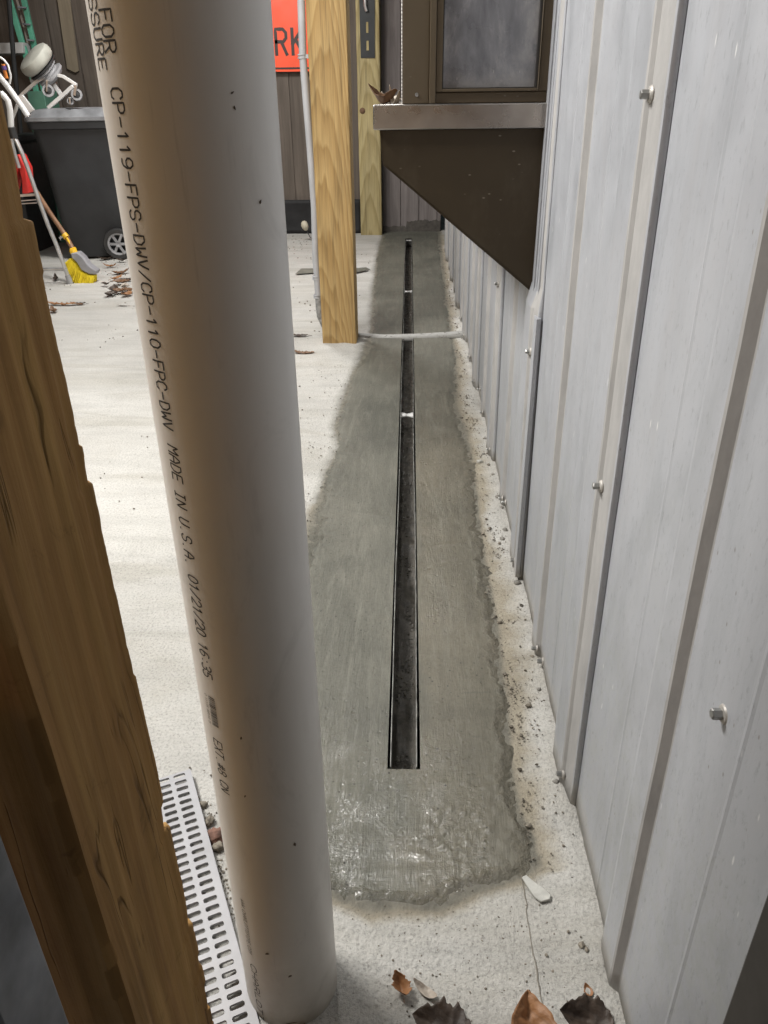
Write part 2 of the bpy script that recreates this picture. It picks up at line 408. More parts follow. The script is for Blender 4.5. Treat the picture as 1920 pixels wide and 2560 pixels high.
def brown_mat(name, c, rough):
    m = Mat(name)
    sc = m.math('MULTIPLY', m.ramp(m.vor(1, m.co((34, 20, 70), (.2, .1, .5))), [(.06, 1.0), (.12, 0.0)]), m.ramp(m.noise(9, 3), [(.48, 0.0), (.53, 1.0)]))
    cc = m.ramp(m.noise(4, 5, .6, dist=.4), [(.3, tuple(x*.85 for x in c)), (.7, tuple(x*1.15 for x in c))])
    cc = m.mix(m.math('MULTIPLY', sc, .5), cc, (.30, .27, .22))
    dust = m.noise(2.5, 6, .7, m.co((3, 3, 1.5)))
    cc = m.mix(m.ramp(dust, [(.5, 0.0), (.8, .14)]), cc, (.24, .21, .17))
    m.color(cc).rough(rough).spec(.35); m.bump(m.noise(30, 3), .05, .001); return m.m
M['brown'] = brown_mat('dark_bronze_paint', (.042, .030, .016), .5)
M['brown_frame'] = brown_mat('bronze_window_frame', (.090, .069, .044), .5)
M['sill'] = simple('brushed_bronze_sill', (.36, .335, .31), .27, .85, .2, 5)
def glass_mat():
    m = Mat('dirty_window_glass')
    a = m.noise(1, 6, .7, m.co((8, 8, 3)), dist=.5)
    c = m.ramp(a, [(.32, (.085, .09, .105)), (.5, (.19, .195, .215)), (.66, (.38, .38, .39))])
    sp = m.math('MULTIPLY', m.ramp(m.vor(1, m.co((110, 60, 30), (0, .6, 0))), [(.05, 1.0), (.1, 0.0)]), m.ramp(m.noise(12, 3), [(.5, 0.0), (.55, 1.0)]))
    c = m.mix(m.math('MULTIPLY', sp, .6), c, (.5, .5, .5))
    sx = m.n.new('ShaderNodeSeparateXYZ'); m.l.new(m.tc.outputs['Object'], sx.inputs[0])
    ed = m.math('ADD', sx.outputs['Z'], m.math('MULTIPLY', m.math('SUBTRACT', m.noise(60, 5, .8), .5), .07))
    c = m.mix(m.ramp(m.math('SUBTRACT', ed, 1.0), [(.015, .45), (.045, 0.0)]), c, (.36, .35, .34))
    m.color(c); m.rough(m.ramp(m.noise(20, 5), [(.3, .16), (.7, .4)])); return m.m
M['glass'] = glass_mat()
M['gasket'] = simple('black_gasket', (.02, .018, .016), .6)
M['caulk'] = simple('white_caulk', (.7, .68, .64), .6)
M['conduit'] = simple('grey_conduit', (.40, .41, .43), .5, 0, .06, 10, .1)
def dirty_conduit():
    m = Mat('muddy_conduit')
    c = m.ramp(m.noise(1, 6, .75, m.co((26, 60, 60)), dist=.6), [(.40, (.38, .38, .365)), (.56, (.33, .325, .31)), (.61, (.11, .105, .09))])
    m.color(c).rough(.6); m.bump(m.noise(90, 4), .4, .002); return m.m
M['muddy_conduit'] = dirty_conduit()
M['orange'] = simple('fluorescent_orange_sign', (.93, .085, .022), .45, 0, .04, 5)
M['sign_black'] = simple('sign_black', (.03, .02, .018), .5)
M['black_plastic'] = simple('black_plastic_sheet', (.014, .014, .015), .6, 0, .2, 6, .3, 14, spec=.25)
M['bin'] = simple('charcoal_bin_plastic', (.024, .025, .027), .55, 0, .12, 5, .35, 160)
M['bin_lid'] = simple('dusty_bin_lid', (.20, .205, .215), .42, 0, .2, 9, .2)
M['strap'] = simple('black_steel_strap', (.025, .028, .03), .5, .3)
M['grate'] = simple('grey_grate_plastic', (.36, .36, .375), .5, 0, .06, 12, .15, 90)
M['rim'] = simple('channel_rim_plastic', (.20, .20, .185), .45, 0, .4, 45)
M['channel'] = simple('wet_dark_channel', (.06, .057, .052), .3, 0, .3, 30, .5, 40)
M['mud'] = simple('wet_mud', (.062, .056, .046), .42, 0, .28, 60, .9, 260, spec=.35)
M['chrome'] = simple('brushed_aluminium_tube', (.60, .60, .60), .35, .75)
M['white_metal'] = simple('white_enamelled_tube', (.72, .72, .71), .35, .1, .06)
M['cream'] = simple('cream_rubber', (.42, .42, .37), .6)
M['grey_plastic'] = simple('grey_plastic', (.32, .32, .33), .5)
M['dark_plastic'] = simple('dark_plastic', (.03, .03, .03), .45)
M['red'] = simple('red_plastic', (.62, .035, .03), .45)
M['yellow'] = simple('yellow_plastic', (.85, .50, .03), .4)
def bristle_mat():
    m = Mat('yellow_bristles')
    c = m.ramp(m.noise(1, 4, .7, m.co((160, 160, 26), (0, .5, 0))), [(.3, (.62, .44, .01)), (.6, (.92, .74, .03))])
    m.color(c).rough(.6); m.bump(m.noise(1, 4, .7, m.co((260, 260, 30), (0, .5, 0))), .8, .004); return m.m
M['bristle'] = bristle_mat()
M['handle_wood'] = simple('brown_handle_wood', (.24, .13, .07), .55, 0, .15, 20)
M['green'] = simple('green_fibreglass', (.10, .36, .25), .5, 0, .12)
M['plank'] = boards_mat('pale_plank', (.20, .165, .115), (.31, .26, .19))
M['galv'] = simple('galvanised_steel', (.17, .18, .20), .5, .5, .3, 14, .2)
M['trim'] = simple('dark_corner_trim', (.036, .032, .028), .6, 0, .1)
M['chip'] = simple('pale_mortar_chip', (.47, .465, .43), .85, 0, .1, 40, .8, 120)
M['clod'] = simple('reddish_clod', (.16, .085, .062), .85, 0, .3, 50, 1.0, 90)
M['dirt'] = simple('grey_dirt', (.17, .15, .12), .9, 0, .35, 60, 1.0, 120)
M['glow_cream'] = simple('cream_plastic', (.5, .46, .36), .5)
M['purple'] = simple('purple_tape', (.08, .05, .2), .5)
M['leafs'] = []
def leaf_mat(name, lo, hi):
    m = Mat(name)
    c = m.ramp(m.noise(28, 6, .7, dist=.5), [(.3, lo), (.7, hi)])
    ve = m.n.new('ShaderNodeTexWave'); ve.wave_type = 'BANDS'; ve.bands_direction = 'DIAGONAL'; ve.inputs['Scale'].default_value = 28; ve.inputs['Distortion'].default_value = 3
    m.l.new(m.tc.outputs['Object'], ve.inputs['Vector'])
    c = m.mix(.35, c, m.ramp(ve.outputs['Fac'], [(.0, .5), (.15, 1.0)]), 'MULTIPLY'); m.bump(ve.outputs['Fac'], .4, .001)
    m.color(c).rough(.55)
    m.bump(m.noise(60, 5, .7), .8, .002); return m.m
LM = {'tan': leaf_mat('tan_leaf', (.20, .09, .035), (.36, .18, .08)),
      'dark': leaf_mat('dark_leaf', (.022, .014, .010), (.085, .058, .040)),
      'brown': leaf_mat('brown_leaf', (.10, .05, .025), (.22, .12, .06)),
      'pale': leaf_mat('pale_dry_leaf', (.30, .25, .20), (.46, .41, .35))}

# ------------------------------------------------------------------ concrete floor with the trench cut in
WALLX = 0.268
SLX0, SLX1, SLY0, SLY1 = -0.0340, 0.0220, 0.935, 6.48
PATCH = [(-.213, 6.70), (-.222, 5.80), (-.205, 4.65), (-.177, 3.77), (-.198, 3.25), (-.225, 3.05), (-.247, 2.50), (-.215, 2.30), (-.241, 2.10), (-.255, 1.69),
         (-.262, 1.30), (-.262, 1.0), (-.252, .80), (-.19, .735), (-.104, .705), (-.049, .683), (-.01, .691), (.051, .688), (.096, .715), (.167, .742), (.19, .76), (.19, .803), (.174, .852), (.173, .959),
         (.183, 1.112), (.187, 1.339), (.184, 1.633), (.194, 2.166), (.184, 2.463), (.165, 2.672), (.200, 3.302), (.196, 4.08), (.217, 5.214), (.245, 6.90), (-.21, 6.90)]
pp = np.array(PATCH)
def sdist(x, y):
    """signed distance to the patch outline, positive inside"""
    a = pp; b = np.roll(pp, -1, 0); d = b - a
    t = np.clip(((x-a[:, 0])*d[:, 0] + (y-a[:, 1])*d[:, 1]) / (d**2).sum(1), 0, 1)
    dx = a[:, 0]+t*d[:, 0]-x; dy = a[:, 1]+t*d[:, 1]-y
    dist = math.sqrt((dx*dx+dy*dy).min())
    c = ((a[:, 1] > y) != (b[:, 1] > y)) & (x < (b[:, 0]-a[:, 0])*(y-a[:, 1])/np.where(b[:, 1]-a[:, 1] == 0, 1e-9, b[:, 1]-a[:, 1]) + a[:, 0])
    return dist if c.sum() % 2 else -dist
def span(a, b, step):
    n = max(1, round((b-a)/step)); return [a + (b-a)*i/n for i in range(n)]
fx = [-14, -8, -5] + span(-4, -1.2, .1) + span(-1.2, -.45, .03) + span(-.45, SLX0, .01) + span(SLX0, SLX1, .0112) + span(SLX1, WALLX+.04, .01) + [WALLX+.04, .6, 2, 6]
fy = [-8, -4, -2, -1, 0] + span(.2, .5, .03) + span(.5, SLY0, .01) + span(SLY0, 2.4, .0125) + span(2.4, SLY1, .03) + span(SLY1, 6.95, .03) + [6.95, 8, 12, 25]
def floor_z(x, y):
    if x < -5 or y > 8 or y < -1: return 0.0
    inside_edge = (SLX0-.001 <= x <= SLX1+.001 and SLY0-.001 <= y <= SLY1+.001)
    z = .0022*fbm(x*2.1, y*2.1) + .0009*fbm(x*14, y*14, 3)
    # mound of old concrete round the foot of the middle post
    r = math.hypot(x+.33, y-3.42); z += .016*math.exp(-(r/.17)**2)*(1+.6*fbm(x*9, y*9, 5))
    rp = math.hypot(x+.1455, y-.577); z += .012*math.exp(-(rp/.085)**4)*(1+.15*fbm(x*30, y*30, 2))
    if x > .15: z += .006*max(0, min(1, (x-.20)/.06))*(1+fbm(x*20, y*9, 8))
    return min(z, .02)
def fkeep(i, j):
    mx = (fx[i]+fx[i+1])/2; my = (fy[j]+fy[j+1])/2
    return not (SLX0 < mx < SLX1 and SLY0 < my < SLY1)
vs, fs = grid(fx, fy, floor_z, fkeep)
floor = bpy.data.objects.new('concrete_floor', bpy.data.meshes.new('concrete_floor')); COL.objects.link(floor)
floor.data.from_pydata(vs, [], fs); floor.data.materials.append(M['concrete'])
floor.data.polygons.foreach_set('use_smooth', [True]*len(floor.data.polygons))
tag(floor, kind='structure')
at = floor.data.attributes.new('damp', 'FLOAT', 'POINT')
vals = []
for x, y, z in vs:
    if -.6 < x < .3 and .3 < y < 7.0:
        sd = sdist(x, y)
        w = .055 if y < 1.2 else .045
        if x > 0: w = .075 + .05*fbm(y*3, 1.7)
        elif y > 1.9: w = .016
        if y < .74: w = .030
        vals.append(max(0.0, min(1.0, 1.15 + sd/w)))
    else: vals.append(0.0)
at.data.foreach_set('value', vals)
at = floor.data.attributes.new('soak', 'FLOAT', 'POINT'); vals = []
for x, y, z in vs:
    if -.6 < x < .3 and .3 < y < 7.0:
        sd = sdist(x, y)
        w = (.013 + .012*max(0, fbm(y*5, 3.3)) + .022*max(0, min(1, (y-1.9)/.6))) if x > .05 else .050 + .022*fbm(y*3.1, 8.8)
        if y < .78: w = .020
        vals.append(max(0.0, min(1.0, 1.0 + sd/w)))
    else: vals.append(0.0)
at.data.foreach_set('value', vals)

# fresh mortar: thin raised sheet that dips under the floor along its ragged outline
px_ = span(-.34, SLX0, .005) + [SLX0, SLX1] + span(SLX1, WALLX+.01, .005)[1:] + [WALLX+.01]
py_ = span(.62, SLY0, .0045) + span(SLY0, 2.4, .0055) + span(2.4, SLY1, .02) + span(SLY1, 6.86, .02) + [6.86]
def gl(x0, y0, x1, y1, am): a, b = G(x0, y0), G(x1, y1); return (a.x, a.y, b.x, b.y, am)
RIDGES = [gl(862, 1282, 975, 1297, .0016), gl(1100, 1330, 1170, 1310, .0012), gl(1055, 1375, 1185, 1358, .0014), gl(1060, 1428, 1150, 1402, -.0015), gl(866, 1635, 970, 1630, .0012),
          gl(945, 1970, 1165, 1965, .0014), gl(1165, 1965, 1175, 1935, .0012), gl(1175, 1975, 1262, 1966, .0014), gl(1060, 1195, 1090, 1270, .0014), gl(840, 1680, 968, 1674, .0010), gl(1220, 1760, 1262, 1795, .0014),
          gl(905, 875, 1005, 893, .003), gl(1035, 893, 1165, 872, .003), gl(905, 866, 1005, 884, -.003), gl(1035, 884, 1165, 864, -.003), gl(1272, 1700, 1290, 2080, .0012), gl(862, 2185, 1080, 2182, .0013)]
cache = {}
def patch_z(x, y):
    sd = sdist(x, y)
    rag = (.016 if y < 3 else .012)*fbm(x*16, y*16, 2.2) + .006*fbm(x*60, y*60, 4)
    s = sd + rag
    h = .0052 * max(-2.5, min(1.0, s/.018))
    rough = max(0, min(1, 1 - s/.06))
    h += (.0006 + .0022*rough)*fbm(x*70, y*70, 1)
    # coarse clotted area near the close end, trowelled flat elsewhere
    cl = math.exp(-((x-.06)/.06)**2 - ((y-.80)/.055)**2) + .7*math.exp(-((x-.155)/.03)**2 - ((y-.86)/.09)**2)
    h += .008*cl*max(0, fbm(x*95, y*95, 6)-.05)*1.6
    h += .0007*fbm(x*9, y*3, 9)
    if x < 0 and y < 2.0: h += .0012*abs(fbm(x*70, y*34, 12))*max(0, min(1, (-.12-x)/.08))
    for (ax, ay, bx, by, am) in RIDGES:
        dx, dy = bx-ax, by-ay; t = max(0., min(1., ((x-ax)*dx+(y-ay)*dy)/(dx*dx+dy*dy)))
        dd = math.hypot(x-ax-dx*t, y-ay-dy*t + .002*math.sin(x*60))
        if dd < .012: h += am*math.exp(-(dd/.0035)**2)
    cache[(x, y)] = s
    return h
def pkeep(i, j):
    mx = (px_[i]+px_[i+1])/2; my = (py_[j]+py_[j+1])/2
    if SLX0 < mx < SLX1 and SLY0 < my < SLY1: return False
    return max(cache[(px_[a], py_[b])] for a in (i, i+1) for b in (j, j+1)) > -.03
vs, fs = grid(px_, py_, patch_z, pkeep)
patch = bpy.data.objects.new('mortar_patch', bpy.data.meshes.new('mortar_patch')); COL.objects.link(patch)
patch.data.from_pydata(vs, [], fs); patch.data.materials.append(M['mortar'])
patch.data.polygons.foreach_set('use_smooth', [True]*len(patch.data.polygons))
a3 = patch.data.attributes.new('dry', 'FLOAT', 'POINT')
a3.data.foreach_set('value', [max(0., min(1., 1 - cache[(x, y)]/.040))*max(0., min(1., (y-1.75)/.5))*.10 for x, y, z in vs])
a1 = patch.data.attributes.new('edge', 'FLOAT', 'POINT'); a2 = patch.data.attributes.new('wet', 'FLOAT', 'POINT')
a1.data.foreach_set('value', [max(0., min(1., 1 - cache[(x, y)]/.04))*max(0., min(1., (2.4-y)/.6)) for x, y, z in vs])
a2.data.foreach_set('value', [max(0., min(1., (1.25-y)/.45))*max(0, min(1, (.16-x)/.06)) if y < 1.3 else .45*max(0, min(1, (x)/.04))*max(0, min(1, (3.2-y)/.8)) for x, y, z in vs])
tag(patch, kind='structure')

# crack in the floor slab
cr = MB(); pts = [(1303, 2190), (1310, 2225), (1318, 2262), (1316, 2285), (1324, 2330), (1329, 2366), (1337, 2400), (1343, 2432), (1348, 2470), (1356, 2510), (1360, 2560)]
for k in range(len(pts)-1):
    a = G(*pts[k], .0015); b = G(*pts[k+1], .0015)
    m_ = (a+b)/2 + Vector((random.uniform(-.0012, .0012), 0, 0))
    for p, q in ((a, m_), (m_, b)): cr.bar(p, q, random.uniform(.0007, .0014), .003)
tag(cr.build('floor_crack', simple('crack_dark', (.22, .20, .165), .9)), kind='structure')

# ------------------------------------------------------------------ trench drain channel
dr = empty('trench_drain', (0, .94, 0))
tag(dr, 'long narrow slot drain set in the wet mortar strip along the metal wall', 'drain')
c = MB(); zb = -.10
c.box(SLX0-.004, SLX0+.0005, SLY0, SLY1, zb, -.004); c.box(SLX1-.0005, SLX1+.004, SLY0, SLY1, zb, -.004)
c.box(SLX0-.004, SLX1+.004, SLY0-.006, SLY0, zb, -.004); c.box(SLX0-.004, SLX1+.004, SLY1, SLY1+.006, zb, -.004)
c.box(SLX0-.004, SLX1+.004, SLY0-.006, SLY1+.006, zb-.006, zb)
c.build('channel_body', M['channel'], dr)
for sx_, nm in ((SLX0+.0052, -1), (SLX1-.0052, 1)):
    r_ = MB(); n = 260
    prev = None
    for k in range(n+1):
        y = SLY0+.004 + (SLY1-SLY0-.008)*(k/n)**1.3
        xx = sx_ + .0011*math.sin(y*4.1+nm) + .0009*fbm(y*2, nm) + (.003*math.exp(-((y-5.5)/.5)**2)*-1 if nm < 0 else 0)
        t = .0007; top = .0062 + .0016*fbm(y*9, nm*3)
        ring = [(xx-t, y, -.06), (xx+t, y, -.06), (xx+t, y, top), (xx-t, y, top)]
        r_.v += ring
        if k:
            b = len(r_.v)-8
            for a, bb in ((0, 1), (1, 2), (2, 3), (3, 0)): r_.f.append((b+a, b+bb, b+4+bb, b+4+a))
    r_.f.append((0, 3, 2, 1)); b = len(r_.v)-4; r_.f.append((b, b+1, b+2, b+3))
    r_.build('channel_rim', M['rim'], dr)
# wet mud on the bottom
vs, fs = grid(span(SLX0, SLX1, .004)+[SLX1], span(SLY0, SLY1, .010), lambda x, y: zb + .040 + .010*fbm(x*20, y*11, 2) + .002*fbm(x*110, y*80, 1))
o = mesh_obj('mud_bed', vs, fs, M['mud'], dr)
lv, lf = [], []; rl = random.Random(21)
iv_, if_ = [], []
bmq = bmesh.new(); bmesh.ops.create_icosphere(bmq, subdivisions=1, radius=1)
iv_ = [tuple(v.co) for v in bmq.verts]; if_ = [tuple(v.index for v in f.verts) for f in bmq.faces]; bmq.free()
for k in range(1500):
    y = SLY0+.02 + (SLY1-SLY0-.04)*rl.random()**1.6; x = rl.uniform(SLX0+.009, SLX1-.009); s_ = rl.uniform(.0012, .0045)
    if fbm(x*30, y*6, 5) < -.05: continue
    n0 = len(lv); z = zb + .040 + .010*fbm(x*20, y*11, 2)
    for v in iv_: lv.append((x+v[0]*s_*rl.uniform(.7, 1.2), y+v[1]*s_*rl.uniform(.7, 1.2), z+v[2]*s_*.7))
    for f in if_: lf.append(tuple(i+n0 for i in f))
o = mesh_obj('cement_crumbs', lv, lf, simple('wet_crumbs', (.09, .083, .068), .3, 0, .35, 80, .6, 200), dr, False); o['kind'] = 'stuff'
for (ix, iy, yy) in ((1024, 1918, .945), (1016, 1035, 2.60), (1024, 727, 4.60), (1024, 597, 6.44)):
    s_ = MB(); x0 = SLX0+.006; x1 = SLX1-.006; xm = (x0+x1)/2
    z = -.006 if yy > 1 else -.02; w = .022 if yy > 1 else .008
    s_.prism([(x0, yy-w, z), (xm, yy-w*.4, z), (x1, yy-w, z), (x1, yy+w, z), (xm, yy+w*.35, z), (x0, yy+w, z)], (0, 0, .004))
    s_.build('spacer_clip', simple('pale_spacer', (.5, .5, .49), .4, 0, .3, 60), dr)

# ------------------------------------------------------------------ ribbed metal wall
wall = empty('metal_wall', (WALLX, 3, 0))
tag(wall, 'long white ribbed sheet metal wall running along the right side, spattered near the floor', 'wall')
def panel(Y0, z0=0.0, z1=2.5):
    yb = [(Y0-.041, .2672), (Y0-.037, .2605), (Y0-.033, .2597), (Y0-.015, .2572), (Y0-.005, .2562), (Y0-.001, .2556), (Y0+.004, .2515), (Y0+.008, .2505), (Y0+.070, .2505), (Y0+.095, .2560), (Y0+.112, .2645), (Y0+.122, .2660),
          (Y0+.195, .2660), (Y0+.199, .2651), (Y0+.204, .2660), (Y0+.25, .2665), (Y0+.3225, .2670), (Y0+.3245, .2662), (Y0+.3315, .2580), (Y0+.335, .2570), (Y0+.378, .2570), (Y0+.390, .2600), (Y0+.398, .2660), (Y0+.404, .2672),
          (Y0+.455, .2675), (Y0+.459, .2666), (Y0+.464, .2675), (Y0+.52, .2680), (Y0+.60, .2682), (Y0+.648, .2684)]
    n = len(yb); nz = 60; m = MB(); side = []
    for k in range(nz+1):
        z = z0 + (z1-z0)*k/nz
        for j, (y, x) in enumerate(yb):
            if 1.5 < Y0 < 1.7 and z > .63 and y < 1.76: x = max(x, .2655)
            m.v.append((x - .008*z + .0008*fbm(y*2.2, z*1.7, 2) + .0006*fbm(y*8, z*6), y + .0012*fbm(z*1.8, Y0), z))
    for k in range(nz):
        for j in range(n-1): m.f.append((k*n+j, k*n+j+1, (k+1)*n+j+1, (k+1)*n+j))
    o = m.build('siding_panel', M['siding'], wall, smooth=True, angle=9)
    o.data.materials.append(M['rib'])
    for p in o.data.polygons:
        if p.index % (n-1) in (2, 3, 4, 5, 6, 16, 17, 18): p.material_index = 1
    so = o.modifiers.new('thick', 'SOLIDIFY'); so.thickness = .0008; so.offset = 0
    return o
def screw(p, s=1.0, long=.0085):
    p = (p[0]-.008*p[2], p[1], p[2])
    m = MB(); m.lathe(p, (-1, 0, 0), [(0, 0), (.0088*s, 0), (.0088*s, .0014), (.0070*s, .0034), (.004*s, .0040), (0, .004)], 20)
    w = m.build('screw', M['washer'], wall)
    h = MB(); h.lathe(Vector(p)+Vector((-.0036, 0, 0)), (-1, 0, .03), [(0, 0), (.0047*s, 0), (.0047*s, long-.0012), (.0038*s, long), (0, long)], 6)
    h.build('hex_head', M['screw'], w, smooth=False)
for k in range(-1, 9):
    Y0 = .25 + .6563*k
    if Y0 > 6.6: continue
    zt = 2.5
    panel(Y0)
for y0_ in ((.25+.6563), (.25+.6563*2), (.25+.6563*3), (.25+.6563*4), (.25+.6563*5)):
    for z in ((1.0, .552) if y0_ < 1 else (.536,)):
        screw((.2560, y0_-.001, z))
    screw((.2550, y0_+.002, .028), .9)
    screw((.2600, y0_+.329, .026), .85)
screw((.2680, .49, .547), 1.05); screw((.2665, 1.20, .022), .95)
screw((.2650, 1.86, .03), .8); screw((.2665, 2.75, .04), .8)
ru = MB(); ru.prism([PX(1624, 884, .2664), PX(1631, 886, .2664), PX(1629, 906, .2664), PX(1623, 902, .2664)], (-.0006, 0, 0))
ru.build('rust_spot', simple('rust', (.32, .13, .06), .8), wall)
fl = MB(); fl.box(.2560, .2700, 1.560, 1.6460, .62, 2.5); fl.box(.2530, .2559, 1.605, 1.612, .62, 2.5); fl.box(.2545, .2559, 1.578, 1.583, .62, 2.5)
fl.build('window_jamb_flashing', M['siding'], wall, bevel=.0015)
sk = MB(); sk.box(.2495, .2590, 1.515, 1.545, .012, .615)
sk.build('lap_strip', M['siding'], wall, bevel=.001)
ct = MB(); ct.box(.234, .30, -.4, .331, 0, 2.5)
ctp = ct.build('corner_trim', M['trim'], None, bevel=.003)
tag(ctp, 'dark brown corner board at the near end of the metal wall, bottom right', 'corner trim')

# ------------------------------------------------------------------ bay window box
bw = empty('bay_window', (.1, 1.65, .63))
tag(bw, 'dark bronze bay window box projecting from the metal wall above the drain', 'window')
YB = 1.649; YE = 2.95
XR = .2665
b = MB(); b.prism([(-.053, YB+.002, .945), (-.049, YB+.002, .886), (XR, YB+.002, .636), (XR, YB+.002, .945)], (0, .0025, 0))
b.build('bracket_panel', M['brown'], bw)
b = MB(); b.prism([(-.058, YB+.006, .945), (-.053, YB+.006, .884), (XR, YB+.006, .629), (XR, YB+.006, .9445)], (0, YE-YB-.01, 0))
b.build('base_box', M['brown'], bw)
b = MB(); b.box(-.070, XR, YB-.012, YE+.02, .946, .989)
b.build('sill', M['sill'], bw, bevel=.0025)
fr = MB()
fr.box(-.014, .036, YB+.001, YE, .9895, 2.3)      # corner stile
fr.box(.036, .048, YB-.006, YB+.04, .9895, 2.3)   # raised edge of stile
fr.box(.048, XR, YB+.004, YB+.05, .9895, 1.008)   # bottom rail
fr.box(.240, XR, YB+.002, YB+.05, 1.008, 2.3)
fr.box(.048, .240, YB+.004, YB+.05, 2.2, 2.3)
fr.box(-.006, XR, YE-.05, YE-.01, .9895, 2.3)
fr.build('window_frame', M['brown_frame'], bw, bevel=.0015)
sf = MB(); sf.box(.0485, .0600, YB-.002, YB+.038, 1.0085, 2.2); sf.box(.2375, .2395, YB-.002, YB+.038, 1.0085, 2.2); sf.box(.0602, .2373, YB-.002, YB+.038, 1.0085, 1.0135)
sf.build('sash', M['brown_frame'], bw, bevel=.001)
ga = MB(); ga.box(.0602, .0618, YB+.001, YB+.03, 1.0137, 2.2); ga.box(.0620, .2370, YB+.001, YB+.03, 1.0137, 1.0152); ga.box(.2335, .2373, YB+.001, YB+.03, 1.0154, 2.2)
ga.build('gasket', M['gasket'], bw)
gl = MB(); gl.box(.0619, .2334, YB+.012, YB+.017, 1.0154, 2.2)
gl.build('glass_pane', M['glass'], bw)
ck = MB(); pr = None
for k in range(60):
    z = .991 + k*.006
    ck.lathe((-.0152, YB+.002, z), (0, 0, 1), [(0, -.004), (.0011+.0008*abs(fbm(z*70, 3)), 0), (0, .004)], 8)
ck.build('caulk_bead', M['caulk'], bw)
sc = MB(); sc.lathe((P(1042, 237, YB).x, YB+.0005, P(1042, 237, YB).z), (0, -1, 0), [(0, 0), (.0035, 0), (.003, .0012), (.0012, .0006), (0, .0004)], 14)
sc.build('frame_screw', M['screw'], bw)

# ------------------------------------------------------------------ PVC pipe with print line
PC = Vector((-.1455, .577, 0)); PR = .057
pipe = MB(); pipe.lathe(PC, (0, 0, 1), [(PR-.006, -.002), (PR, -.002)] + [(PR, z*.05) for z in range(0, 50)] + [(PR, 2.45), (PR-.006, 2.45)] + [(PR-.006, 0)], 96)
pipe = pipe.build('pvc_pipe', M['pvc'], None)
pipe.location = (0, 0, 0)
tag(pipe, 'thick white plastic drain pipe standing upright in the foreground with a black print line', 'pipe')
